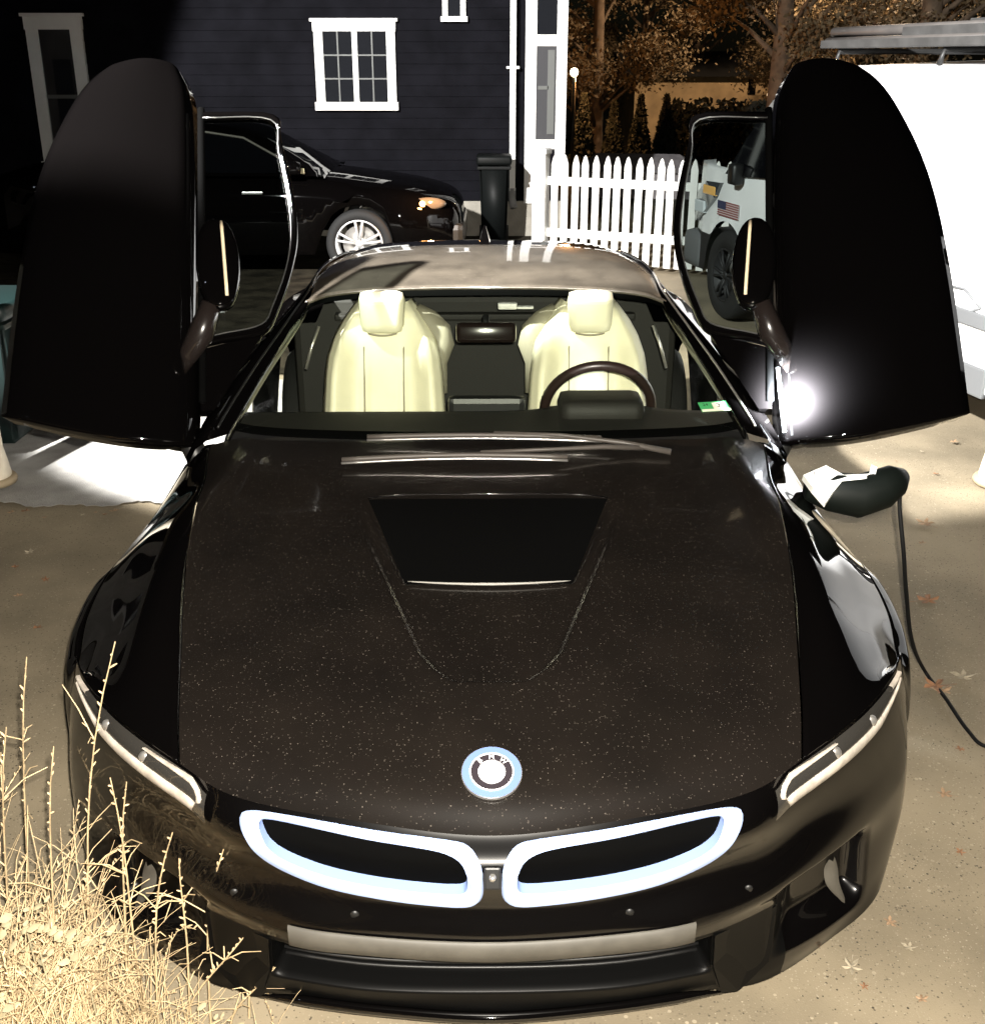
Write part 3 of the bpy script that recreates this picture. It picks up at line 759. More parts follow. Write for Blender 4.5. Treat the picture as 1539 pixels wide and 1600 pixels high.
# wipers lying in the cowl
wip = mat('wiper_dusty', (0.06, 0.052, 0.045), 0.5)
cow = []
for i in range(7):
    for j in range(41):
        P = HOOD.at(6, (2 * j / 40 - 1) * 4.6); P[1] += 0.012 * i; P[2] -= 0.012 * math.sin(math.pi * min(1, i / 6)) ; cow.append(P)
mesh_obj('cowl_panel', cow, grid_faces(7, 41), trim_black, car)
def wiper(a, b, bow, arm):
    a, b = Vector(a), Vector(b); pts = [a.lerp(b, t) + Vector((0, 0, bow * math.sin(math.pi * t))) for t in np.linspace(0, 1, 14)]
    o = tube('wiper', pts, 0.008, wip, car, 6)
    tube('wiper_rubber', [p + Vector((0, -.014, -.006)) for p in pts], 0.004, chrome, o, 5)
    tube('wiper_arm', [Vector(p) for p in arm], [.010, .008, .006, .006], wip, o, 6)
wiper((-.42, 1.335, .930), (.23, 1.330, .938), 0.010, ((.46, 1.42, .935), (.34, 1.40, .945), (.20, 1.36, .952), (-.02, 1.34, .950)))
wiper((-.36, 1.49, .948), (.34, 1.46, .952), 0.008, ((.54, 1.40, .928), (.40, 1.43, .948), (.22, 1.46, .962), (.02, 1.48, .963)))

# --- doors swung up: outer skin facing forward, window inboard, sill edge outboard
def dd(off, row):
    d = 3.40 + (690 - row) / 585 * 0.30
    return d - (off - 446) / 300 * 0.10 if off > 446 else d + (446 - off) / 150 * 0.10
def door_pt(off, row, lift=0.0):
    p = at(769.5 + off, row, dd(off, row)); return p + DN * lift
L_ = at(769.5 + 523, 105, 3.70) - at(769.5 + 533, 690, 3.40); Wd = at(769.5 + 743, 643, 3.30) - at(769.5 + 446, 600, 3.45)
DN = L_.cross(Wd).normalized()
if DN.y > 0: DN = -DN
def make_door(sgn):
    D = bpy.data.objects.new('door', None); COL.objects.link(D); D.parent = car
    mir = lambda vs: [(sgn * v[0], v[1], v[2]) for v in vs]
    # skin: for a set of rows give inner and outer offsets
    rows = [(96, 520, 524), (103, 478, 580), (120, 462, 610), (157, 450, 640), (230, 446, 678), (310, 445, 705), (420, 445, 727), (540, 445, 744), (600, 446, 751), (647, 448, 757)]
    inr = crv([(a, r, 0) for r, a, b in rows], 6); our = crv([(b, r, 0) for r, a, b in rows], 6)
    # bottom edge: slanting from the outer corner down to the hinge
    VV = []; nx = 22; n = len(inr)
    for k in range(n):
        for j in range(nx):
            t = j / (nx - 1); off = inr[k].x + (our[k].x - inr[k].x) * t; row = inr[k].y
            f = sst(420, 643, row); row2 = row + f * 48 * math.sin(math.pi * min(1, (1 - t) * .62 + .0)) * 1.0
            wf = min(1.0, (our[k].x - inr[k].x) / 120.0)
            bulge = 0.05 * math.sin(math.pi * min(1, max(0, t * .9 + .05))) - 0.05 * (1 - sst(0, .12, t)) - .012 * sst(.9, 1, t)
            VV.append(door_pt(off, row2, bulge * wf))
    skin = mesh_obj('outer_panel', mir(VV), grid_faces(n, nx), paint, D); solidify(skin, 0.07, 1 if sgn > 0 else -1)
    # window frame and glass
    fo = [(440, 176), (331, 180), (318, 222), (300, 300), (293, 368), (302, 425), (322, 482), (346, 520), (410, 532), (444, 540)]
    fi = [(440, 187), (334, 190), (322, 240), (308, 310), (303, 368), (311, 420), (331, 476), (350, 508), (410, 522), (444, 530)]
    A = crv([(a, b, 0) for a, b in fo], 5); B = crv([(a, b, 0) for a, b in fi], 5); VV = []
    for p, q in zip(A, B):
        for w, l in ((0, -.02), (0, .006), (.5, .014), (1, .008), (1, -.02)):
            VV.append(door_pt(p.x + (q.x - p.x) * w, p.y + (q.y - p.y) * w, l))
    FF = [(k * 5 + s, k * 5 + s + 1, (k + 1) * 5 + s + 1, (k + 1) * 5 + s) for k in range(len(A) - 1) for s in range(4)]
    mesh_obj('window_frame', mir(VV), FF, paint, D)
    tube('frame_trim', mir([door_pt(q.x + 1, q.y, .012) for q in B]), .0026, mat('dark_chrome', (.16, .16, .155), .3, metal=.8), D, 5)
    VV = []
    for k, q in enumerate(B):
        for j in range(8):
            VV.append(door_pt(q.x + (446 - q.x) * j / 7, q.y, -.004))
    mesh_obj('window', mir(VV), grid_faces(len(B), 8), tint_glass, D)
    # belt rail closing the inner side, sail panel towards the hinge
    tube('belt_rail', mir([door_pt(443, r, 0.0) for r in np.linspace(170, 628, 24)]), .012, matte_black, D, 8)
    sp = [(350, 524), (410, 536), (446, 545), (446, 640), (425, 640)]
    bm = bmesh.new(); va = [bm.verts.new(p) for p in mir([door_pt(a, b, 0) for a, b in sp])]; vb = [bm.verts.new(p) for p in mir([door_pt(a, b, -.06) for a, b in sp])]
    bm.faces.new(va); bm.faces.new(vb[::-1])
    for k in range(5): bm.faces.new((va[k], va[(k + 1) % 5], vb[(k + 1) % 5], vb[k]))
    bm_obj('sail_panel', bm, paint, D)
    tube('hinge_arm', mir([(.80, 1.52, .66), door_pt(470, 668, -.05), door_pt(520, 640, -.06)]), [.04, .035, .03], trim_black, D, 10)
    # exterior mirror
    c = door_pt(418, 447, .15); u = L_.normalized(); w = Wd.normalized()
    VV = []; FFm = []
    ns, nk = 14, 20
    for i in range(ns + 1):
        th = math.pi * i / ns
        for k in range(nk):
            ph = 2 * math.pi * k / nk
            a = .150 * math.cos(th); rr = math.sin(th) ** .75
            b_ = .066 * rr * math.cos(ph); e = .07 * rr * math.sin(ph)
            if e > .02: e = .02 + (e - .02) * .35
            VV.append(c + u * a + w * (b_ + .012 * math.cos(th)) + DN * e)
    FFm = [(i * nk + k, i * nk + (k + 1) % nk, (i + 1) * nk + (k + 1) % nk, (i + 1) * nk + k) for i in range(ns) for k in range(nk)]
    mm = mesh_obj('mirror', mir(VV), FFm, paint, D)
    tube('mirror_indicator', mir([c + u * a - w * (.018 + .05 * (a / .15) * -.2) + DN * (.036 if abs(a) < .1 else .028) for a in np.linspace(-.115, .13, 9)]), .0055, mat('indicator_clear', (.75, .62, .42), .3, coat=.8), mm, 6)
    arm = [c - u * .12 + w * .02, door_pt(444, 540, .10), door_pt(462, 562, .06), door_pt(470, 585, .015)]
    tube('mirror_arm', mir(arm), [.03, .040, .032, .004], mat('mirror_arm_gloss', (.012, .009, .008), .25, coat=1), mm, 10)
    return D
make_door(1); make_door(-1)
# puddle lamp under the right door mirror
pl = door_pt(458, 628, .085)
VV, FF = lathe([(.0001, -.002), (.005, -.0015), (.006, .002)], 14, 'Z')
mesh_obj('puddle_lamp', [Vector(v) + pl + DN * .012 for v in VV], FF, mat('puddle_lamp_glow', (.9, .9, .9), .4, emit=(.85, .93, 1), estr=12), car)
lamp('puddle_light', 'SPOT', pl + Vector((0, -.01, -.012)), 850, (.85, .93, 1.0), pl - DN + Vector((.22, 0, .12)), .01, 140, 1.0)
for r0_ in (0,):
    o_ = tube('door_glow_strip', [door_pt(455 + 2 * k, 580 + 20 * k, .022) for k in range(6)], .006, MATS['puddle_lamp_glow'], car, 6)  # emissive strip added to strengthen the white glow on the door panel

# =================================================================== CHARGING CABLE plugged into the fender
cc = empty('charging_cable', (0.95, 1.37, 0.78), 0, 'dark charging plug in the car fender with thin cable trailing over the driveway', 'charging cable')
def rel(o, vs):
    l = Vector(o.location); return [Vector(v) - l for v in vs]
plug = [at(1262, 757, 3.22), at(1300, 768, 3.22), at(1340, 775, 3.22), at(1375, 764, 3.22), at(1398, 750, 3.23), at(1412, 742, 3.24)]
cable_m = mat('cable_rubber', (0.004, 0.004, 0.004), 0.7, spec=.2)
tube('plug_handle', rel(cc, plug), [.045, .058, .064, .060, .048, .022], mat('plug_plastic', (0.0035, 0.005, 0.004), 0.55, spec=.2), cc, 14)
bm = bmesh.new()
fl = [at(1255, 742, 3.20), at(1290, 727, 3.20), at(1318, 742, 3.19), at(1358, 740, 3.19), at(1361, 726, 3.2), at(1370, 730, 3.19), at(1366, 746, 3.18), at(1315, 752, 3.17), at(1300, 770, 3.15), at(1290, 785, 3.14), at(1270, 762, 3.15)]
va = [bm.verts.new(p) for p in rel(cc, fl)]; vb = [bm.verts.new(p + Vector((0, .012, -.02))) for p in rel(cc, fl)]
bm.faces.new(va); bm.faces.new(vb[::-1])
for k in range(len(va)): bm.faces.new((va[k], va[(k + 1) % len(va)], vb[(k + 1) % len(va)], vb[k]))
bm_obj('plug_cover', bm, mat('plug_cover_white', (.85, .85, .8), .45), cc)
lead = crv([at(1408, 748, 3.24), at(1405, 790, 3.22), at(1411, 860, 3.24), at(1415, 920, 3.36), at(1424, 1000, 3.62), at_z(1444, 1048, .012), at_z(1476, 1090, .012), at_z(1512, 1142, .012), at_z(1545, 1168, .012), at_z(1640, 1180, .012), at_z(1900, 1100, .012)], 8)
tube('cable', rel(cc, lead), 0.0062, cable_m, cc, 8)
lamp('charge_port_light', 'SPOT', at(1300, 735, 3.05) + Vector((.05, -.05, .16)), 3.5, (.95, 1, .96), at(1305, 752, 3.2), .01, 75, .4)

# =================================================================== DARK SEDAN by the house
sed_paint = mat('sedan_black_paint', (0.0012, 0.001, 0.001), 0.4, coat=0.55, spec=0.0)
SY = 10.3
sd = empty('parked_sedan', (-2.6, SY, 0), 0, 'black sedan with amber lit headlight parked along the dark house', 'car')
SX0 = -2.6
def side_loft(stations, name, m, parent, nsub=6):
    S = Surf(stations); nr, nc = (S.nr - 1) * nsub + 1, (S.nc - 1) * nsub + 1
    VV = []
    for i in range(nr):
        for j in range(nc):
            P = S.at(i / nsub, j / nsub); VV.append(P)
    return mesh_obj(name, VV, grid_faces(nr, nc), m, parent)
# profile along the length (front is +x): x, hood/roof z, half width, sill z
def sedan_body():
    VV = []; FF = []
    L = [(2.30, .55, .55), (2.26, .68, .70), (2.12, .78, .80), (1.8, .86, .88), (1.3, .93, .90), (.95, .97, .90), (.5, .99, .905), (-.5, 1.0, .905), (-1.4, 1.02, .90), (-2.0, 1.02, .86), (-2.3, .95, .75)]
    L = crv(L, 4)
    n = len(L); m_ = 15
    for p in L:
        x, zt, hw = p.x, p.y, p.z
        zb = .22
        for cx_ in (1.30, -1.45):
            if abs(x - cx_) < .37: zb = max(zb, .33 + math.sqrt(.37 ** 2 - (x - cx_) ** 2))
        ring = [(0, zt), (hw * .5, zt - .01), (hw * .82, zt - .04), (hw * .95, zt - .11), (hw, zt - .22 if zt - .22 > zb + .03 else (zt + zb) / 2), (hw * 1.0, zb + .06), (hw * .97, zb)]
        full = [(-a, b) for a, b in ring[::-1]] + ring[1:]
        for a, b in full: VV.append((x, a, b))
    mm = len(full)
    FF = grid_faces(n, mm)
    return VV, FF
VV, FF = sedan_body(); mesh_obj('body', VV, FF, sed_paint, sd)
VV = []
G = crv([(.98, .965, .80), (.55, 1.20, .66), (.22, 1.36, .60), (-.3, 1.43, .58), (-.9, 1.41, .57), (-1.5, 1.22, .62), (-1.9, 1.03, .72)], 5)
for p in G:
    for a, b in ((-.84, .96), (-p.z, p.y - .03), (-p.z * .6, p.y), (p.z * .6, p.y), (p.z, p.y - .03), (.84, .96)):
        VV.append((p.x, a, min(b, p.y) if abs(a) < .83 else .96))
mesh_obj('cabin', VV, grid_faces(len(G), 6), sed_paint, sd)
# side glass and windscreen pillar line on the near side
sg = [(.80, .985), (.50, 1.15), (.20, 1.30), (-.3, 1.37), (-.9, 1.35), (-1.35, 1.2), (-1.5, 1.0)]
bm = bmesh.new()
va = [bm.verts.new((x, -(.845 - (z - .96) * .62), z)) for x, z in sg]; bm.faces.new(va)
ext = bmesh.ops.extrude_face_region(bm, geom=list(bm.faces)); bmesh.ops.translate(bm, vec=(0, -.006, 0), verts=[v for v in ext['geom'] if isinstance(v, bmesh.types.BMVert)])
bm_obj('side_window', bm, dark_glass, sd)
tube('window_trim', [(x, -(.860 - (z - .96) * .62), z) for x, z in sg[:5]], .012, mat('sedan_window_trim', (.10, .09, .075), .4), sd, 6)
ws_q = [Vector((.62, -.70, 1.13)), Vector((.42, -.70, 1.13)), Vector((.62, -.76, 1.02)), Vector((.80, -.78, 1.0))]
bm = bmesh.new(); add_box(bm, .66, .80, -.865, -.850, .985, 1.035, None, .004); bm_obj('mirror_patch', bm, mat('sedan_mirror_cream', (.5, .46, .3), .5), sd)
bm = bmesh.new(); add_box(bm, .55, .78, -.99, -.86, .98, 1.10, None, .04); bm_obj('door_mirror', bm, sed_paint, sd, True)
VV, FF = lathe([(.0001, -.02), (.05, -.015), (.075, .0), (.07, .04)], 18, 'Y')
def ell(v): return (v[0] * 2.3, v[1], v[2] * .8)
hlp = Vector((1.98, -.80, .70))
H = mesh_obj('headlight', [Vector(ell(v)) + hlp for v in VV], FF, mat('sedan_headlight', (.10, .08, .06), .1, coat=1), sd)
VV, FF = lathe([(.0001, -.02), (.02, -.016), (.03, .0)], 16, 'Y')
mesh_obj('marker_bulb', [Vector(v) + hlp + Vector((-.06, -.03, 0)) for v in VV], FF, mat('amber_marker', (.9, .45, .1), .4, emit=(1, .5, .16), estr=14), H)
lamp('sedan_marker_light', 'POINT', (SX0 + 2.0, SY - 1.05, .80), 22, (1, .48, .14), None, .03)
box('front_apron', 1.95, 2.32, -.75, .75, .20, .50, mat('sedan_apron', (.02, .014, .008), .4, coat=.5), sd, .06)
for k, (x, z) in enumerate(((.30, .80), (-.75, .82))): 
    bm = bmesh.new(); add_box(bm, x - .1, x + .1, -.935, -.91, z, z + .025, None, .006); bm_obj('door_handle', bm, chrome, sd)
rim2 = mat('bright_alloy', (0.62, 0.62, 0.62), 0.35, metal=0.4)
for x, yy in ((1.30, -.80), (1.30, .80), (-1.45, -.80), (-1.45, .80)):
    W = make_wheel('wheel', .325, .2, rim2, sd, 5, .72); W.location = (x, yy, .325); W.rotation_euler = (R(17), 0, R(-90) if yy < 0 else R(90))

# =================================================================== WHITE VAN on the right
hd = Vector((-.22, .975, 0)).normalized(); fw = Vector((1.89, 7.52, 0))
rt = Vector((hd.y, -hd.x, 0))               # the van's right
van_w = mat('van_white_paint', (0.78, 0.79, 0.80), 0.35, coat=0.6, noise=0.03, nscale=3)
van_grey = mat('van_grey_plastic', (0.12, 0.125, 0.13), 0.6)
va_ = empty('white_van', fw + rt * .95, math.atan2(hd.y, hd.x), 'white work van with loaded roof rack parked beside the picket fence', 'van')
# local: x forward, y left (towards camera side), origin under the front axle centre
def van_ring(x, ztop, zsill, hw, hwt):
    return [(x, -hw, zsill), (x, -hw, .95), (x, -hw + .01, 1.2), (x, -hwt - .04, ztop - .12), (x, -hwt + .06, ztop - .03), (x, 0, ztop), (x, hwt - .06, ztop - .03), (x, hwt + .04, ztop - .12), (x, hw - .01, 1.2), (x, hw, .95), (x, hw, zsill)]
stn = [(.86, .72, .35, .72, .62), (.80, .95, .32, .86, .74), (.55, 1.06, .33, .93, .80), (.10, 1.18, .33, .96, .82), (-.35, 1.60, .33, .965, .80), (-.70, 1.90, .33, .97, .82), (-1.1, 1.985, .33, .97, .84), (-2.0, 2.0, .33, .97, .85), (-3.2, 2.0, .33, .97, .85), (-4.85, 1.99, .33, .97, .85), (-5.0, 1.95, .33, .95, .83)]
S = Surf([van_ring(*q) for q in stn]); VV = []
nr, ncv = 71, 31
nr, ncv = 91, 61
for i in range(nr):
    for j in range(ncv):
        g_i = 10 * i / (nr - 1); k = min(int(g_i), 9); a = np.array(S.g[k]); b = np.array(S.g[k + 1]); t = g_i - k
        rr = a * (1 - t) + b * t; g_j = 10 * j / (ncv - 1); q = min(int(g_j), 9); u = g_j - q
        P = rr[q] * (1 - u) + rr[q + 1] * u
        if P[2] < .9 and abs(P[1]) > .5:
            for cx_ in (0.0, -4.0):
                if abs(P[0] - cx_) < .43: P[2] = max(P[2], .36 + math.sqrt(.43 ** 2 - (P[0] - cx_) ** 2))
        VV.append(P)
FFv = grid_faces(nr, ncv); lowf = [f for f in FFv if max(VV[i][2] for i in f) < .70 and min(VV[i][0] for i in f) > -.75]
lset = set(lowf); mesh_obj('body', VV, [f for f in FFv if f not in lset], van_w, va_); mesh_obj('wing_cladding', VV, lowf, mat('van_cladding', (.012, .012, .013), .6), va_)
box('tail_panel', -5.02, -4.99, -.95, .95, .35, 1.93, van_w, va_)
box('front_bumper', .55, .98, -.93, .93, .30, .62, van_grey, va_, .08, True)
for s_ in (1, -1):
    bm = bmesh.new(); q = [(.02, 1.16), (-.34, 1.56), (-.62, 1.80), (-1.35, 1.82), (-1.35, 1.22), (-.15, 1.16)]
    va = [bm.verts.new((x, s_ * (.972 - (z - 1.2) * .16), z)) for x, z in q]; vb = [bm.verts.new((x, s_ * (.985 - (z - 1.2) * .16), z)) for x, z in q]
    bm.faces.new(va[::-1]); bm.faces.new(vb)
    for k in range(len(q)): bm.faces.new((va[k], va[(k + 1) % len(q)], vb[(k + 1) % len(q)], vb[k]))
    bm_obj('door_window', bm, dark_glass, va_)
    bm = bmesh.new(); add_box(bm, -.30, -.18, s_ * 1.02 - .05, s_ * 1.02 + .05, 1.10, 1.26, None, .03); bm_obj('door_mirror', bm, trim_black, va_, True)
    # wraparound headlight
    bm = bmesh.new(); q = [(.84, .78), (.74, .95), (.40, 1.07), (.12, 1.08), (.22, .95), (.48, .80), (.76, .70)]
    va = [bm.verts.new((x, s_ * (.93 - max(0, x - .4) * .2), z)) for x, z in q]; vb = [bm.verts.new((x, s_ * (.985 - max(0, x - .4) * .22), z)) for x, z in q]
    bm.faces.new(va[::-1]); bm.faces.new(vb)
    for k in range(len(q)): bm.faces.new((va[k], va[(k + 1) % len(q)], vb[(k + 1) % len(q)], vb[k]))
    H = bm_obj('headlight', bm, mat('van_headlight', (.05, .055, .06), .1, coat=1), va_)
    bm = bmesh.new(); add_box(bm, .20, .46, min(s_ * .96, s_ * .988), max(s_ * .96, s_ * .988), .965, 1.04, None, .012); bm_obj('turn_signal', bm, mat('van_amber', (.85, .48, .14), .25, coat=1), H)
    bm = bmesh.new(); add_box(bm, .46, .66, min(s_ * .92, s_ * .968), max(s_ * .92, s_ * .968), .80, .90, None, .012); bm_obj('reflector', bm, mat('van_lamp_clear', (.6, .65, .68), .2, coat=1), H)
    box('sill_trim', -3.5, -.5, min(s_ * .955, s_ * .985), max(s_ * .955, s_ * .985), .30, .46, van_grey, va_, .01)
    box('rub_strip', -3.5, -.5, min(s_ * .965, s_ * .99), max(s_ * .965, s_ * .99), .66, .74, van_grey, va_, .008)
# windscreen sheet lying on the sloping front
VV = []
for i in range(8):
    t = i / 7; x = .06 - .72 * t; z = 1.205 + .70 * t
    for j in range(13):
        a = -1 + 2 * j / 12; VV.append((x + .012 - .06 * a * a * 1.0, a * (.82 - .04 * t), z + .012))
mesh_obj('windscreen', VV, grid_faces(8, 13), dark_glass, va_)
# small flag sticker on the left front wing, stripes on white
fl_b = mat('flag_blue', (.03, .035, .08), .6); fl_r = mat('flag_red', (.22, .05, .05), .6); fl_w = mat('flag_white', (.45, .42, .42), .6)
FX, FZ = -.05, .83
flag = box('flag_sticker', FX - .20, FX + .20, .972, .976, FZ, FZ + .115, fl_w, va_)
for k in range(7): box('flag_stripe', FX - .20, FX + .20, .976, .9785, FZ + k * .0176, FZ + k * .0176 + .0090, fl_r, flag)
box('flag_canton', FX + .04, FX + .20, .9785, .981, FZ + .053, FZ + .115, fl_b, flag)
bm = bmesh.new(); add_box(bm, -1.34, -1.18, .975, .995, 1.0, 1.05, None, .008); bm_obj('door_handle', bm, trim_black, va_)
# filler flap outline on the side
tube('filler_flap', [(-3.36, .975, .77), (-3.20, .975, .84), (-3.02, .975, .83), (-3.02, .975, .72), (-3.20, .975, .70), (-3.36, .975, .77)], .008, van_grey, va_, 6)
for x, yy in ((0, .84), (0, -.84), (-4.0, .84), (-4.0, -.84)):
    W = make_wheel('wheel', .36, .22, mat('van_steel_wheel', (.012, .012, .013), .6), va_, 6, .6); W.location = (x, yy, .36); W.rotation_euler = (0, 0, R(90) if yy > 0 else R(-90))
rk = mat('rack_steel', (.03, .03, .03), .5, metal=.4)
for x in (-1.2, -2.4, -3.8):
    o = tube('rack_bar', [(x, -.80, 1.97), (x, -.78, 2.05), (x, .78, 2.05), (x, .80, 1.97)], .018, rk, va_, 8)
def on_van(name, x0, x1, y0, y1, z0, z1, m, label, cat, group=None, bevel=.006):
    r = empty(name, va_.matrix_basis @ Vector(((x0 + x1) / 2, (y0 + y1) / 2, z0)), va_.rotation_euler.z, label, cat, group)
    bm = bmesh.new(); add_box(bm, -(x1 - x0) / 2, (x1 - x0) / 2, -(y1 - y0) / 2, (y1 - y0) / 2, 0, z1 - z0, None, bevel)
    bm_obj('board', bm, m, r); return r
bpy.context.view_layer.update()
pale_pipe = mat('pale_pvc', (.075, .068, .064), .5, noise=.1)
board_m = mat('weathered_board', (.040, .039, .038), .75, noise=.3, nscale=6)
for k, (x0, x1, y0, z0, th, wd, lab) in enumerate(((-4.2, -1.0, .62, 2.07, .05, .20, 'weathered grey board lowest along the edge of the van roof rack'), (-4.0, -1.9, .60, 2.125, .06, .16, 'short grey board lying on top of another on the van roof rack'), (-4.3, -2.1, .30, 2.07, .16, .14, 'thick grey beam in the middle of the van roof rack'))):
    on_van('roof_board', x0, x1, y0, y0 + wd, z0, z0 + th, board_m, lab, 'board')
pb = empty('pipe_bundle', va_.matrix_basis @ Vector((-1.9, .70, 2.07)), va_.rotation_euler.z, 'bundle of pale capped pipes strapped on the front of the van roof rack', 'pipes')
for i in range(5):
    yy = -.10 + (i % 3) * .075 + (i // 3) * .035; zz = .035 + (i // 3) * .065
    x1 = .92 + .05 * (i % 2)
    tube('pipe', [(-.9, yy, zz), (x1, yy, zz)], .034, pale_pipe, pb, 12)

# =================================================================== HOUSE
siding_m = mat('navy_siding', (0.0055, 0.0055, 0.0075), 0.75, spec=0.04, noise=0.25, nscale=3, bump=0.1, bscale=90)
trim_w = mat('white_trim', (0.80, 0.80, 0.78), 0.5, noise=0.03)
found_m = mat('foundation_concrete', (0.30, 0.28, 0.24), 0.85, noise=0.15, nscale=6, bump=0.3, bscale=80)
HY = 12.2
hs = empty('house', (-4, HY, 0), 0, 'dark navy clapboard house with white trimmed windows', 'house')
def hb(name, x0, x1, y0, y1, z0, z1, m, parent=None, bevel=0.0):
    return box(name, x0 + 4, x1 + 4, y0 - HY, y1 - HY, z0, z1, m, parent or hs, bevel)
hb('foundation', -11, .88, HY - .03, HY + 8, -.1, .42, found_m)
hb('wall_core', -11, .80, HY + .03, HY + 8, .42, 4.6, siding_m)
k = 0; z = .42
while z < 4.5:
    bm = bmesh.new(); x0, x1 = -11 + 4, .31 + 4
    ps = [(x, y, zz) for x in (x0, x1) for (y, zz) in ((-.012, z), (.03, z), (.03, z + .125), (.004, z + .125))]
    v_ = [bm.verts.new(p) for p in ps]
    for q in ((0, 1, 2, 3), (7, 6, 5, 4), (0, 3, 7, 4), (1, 5, 6, 2), (0, 4, 5, 1), (3, 2, 6, 7)): bm.faces.new([v_[i] for i in q])
    bm_obj('siding_board', bm, siding_m, hs); z += .118
house_glass = mat('house_window_glass', (0.012, 0.013, 0.016), 0.03, coat=0.4)
mun = mat('muntin_grey', (0.10, 0.105, 0.10), 0.5)
def window(px0, px1, py0, py1, casing, kind):
    a = at_y(px0, py0, HY); b = at_y(px1, py1, HY); x0, x1, z1, z0 = a.x, b.x, a.z, b.z
    W = hb('window', x0 + casing, x1 - casing, HY - .03, HY + .0, z0 + casing, z1 - casing, house_glass)
    fy = HY - .06
    hb('casing', x0, x0 + casing, fy, HY, z0 + casing * .9, z1 - casing, trim_w, W); hb('casing', x1 - casing, x1, fy, HY, z0 + casing * .9, z1 - casing, trim_w, W)
    hb('head_casing', x0 - .01, x1 + .01, fy - .005, HY, z1 - casing, z1, trim_w, W); hb('sill', x0 - .02, x1 + .02, fy - .03, HY, z0, z0 + casing * .9, trim_w, W)
    hb('crown', x0 - .035, x1 + .035, fy - .03, HY, z1 + .002, z1 + .035, trim_w, W)
    ix0, ix1, iz0, iz1 = x0 + casing, x1 - casing, z0 + casing * .9, z1 - casing
    if kind == 'casement':
        mx = (ix0 + ix1) / 2
        hb('mullion', mx - .03, mx + .03, fy + .005, HY - .005, iz0, iz1, trim_w, W)
        for s0, s1 in ((ix0, mx - .03), (mx + .03, ix1)):
            hb('muntin', (s0 + s1) / 2 - .008, (s0 + s1) / 2 + .008, fy + .018, HY - .028, iz0, iz1, mun, W)
            for f in (1 / 3, 2 / 3): hb('muntin', s0, s1, fy + .014, HY - .026, iz0 + (iz1 - iz0) * f - .008, iz0 + (iz1 - iz0) * f + .008, mun, W)
    elif kind == 'sash':
        hb('meeting_rail', ix0, ix1, fy + .02, HY - .022, (iz0 + iz1) / 2 - .02, (iz0 + iz1) / 2 + .02, mun, W)
    return W
window(490, 621, 34, 172, .10, 'casement'); window(40, 158, 26, 268, .135, 'sash'); window(690, 728, -90, 34, .06, 'sash')
# downspout and white corner bay with narrow windows
dx_ = at_y(801, 150, HY).x
ds = empty('downspout', (dx_, HY - .09, 0), 0, 'white downspout running down the house wall beside the corner bay', 'downspout')
box('pipe', -.035, .035, -.035, .035, .55, 4.4, trim_w, ds, .006); 
for z in (1.9, 3.2): box('bracket', -.075, .075, -.02, .085, z, z + .03, trim_w, ds, .004)
tube('shoe', [(0, 0, .58), (0, 0, .45), (.02, -.06, .36)], .045, mat('downspout_metal', (.3, .3, .3), .5), ds, 8)
bx0, bx1 = at_y(820, 150, HY).x, at_y(884, 150, HY).x
bay = hb('corner_bay', bx0, bx1, HY - .04, HY + 2.5, .60, 4.5, siding_m)
bw = bx1 - bx0
hb('corner_board', bx0, bx0 + bw * .27, HY - .075, HY - .04, .40, 4.5, trim_w, bay); hb('corner_board', bx1 - bw * .25, bx1, HY - .075, HY - .04, .62, 4.5, trim_w, bay)
gx0, gx1 = bx0 + bw * .27, bx1 - bw * .25
zt = [at_y(850, r, HY - .06).z for r in (233, 218, 72, 54)]
for z0, z1 in ((zt[0], zt[1]), (zt[2], zt[3])): hb('bay_rail', gx0, gx1, HY - .072, HY - .04, z0, z1, trim_w, bay)
hb('bay_window', gx0, gx1, HY - .055, HY - .04, zt[1], zt[2], mat('bay_glass', (.07, .07, .075), .06, coat=.5), bay)
hb('bay_window', gx0, gx1, HY - .055, HY - .04, zt[3], 4.5, house_glass, bay)
hb('bay_sash', gx0 + .02, gx1 - .09, HY - .068, HY - .056, zt[1] + .55, zt[1] + .59, mun, bay); hb('bay_sash', gx1 - .10, gx1 - .02, HY - .068, HY - .056, zt[1] + .06, zt[2] - .04, mun, bay)
bm = bmesh.new(); v_ = [bm.verts.new(p) for p in ((-8, -.4, 4.6), (5, -.4, 4.6), (5, 4, 6.6), (-8, 4, 6.6), (-8, 8.4, 4.6), (5, 8.4, 4.6))]
bm.faces.new((v_[0], v_[1], v_[2], v_[3])); bm.faces.new((v_[3], v_[2], v_[5], v_[4])); bm.faces.new((v_[0], v_[3], v_[4])); bm.faces.new((v_[1], v_[5], v_[2]))
bm_obj('roof', bm, mat('dark_shingle', (.03, .03, .03), .9, bump=.3), hs)

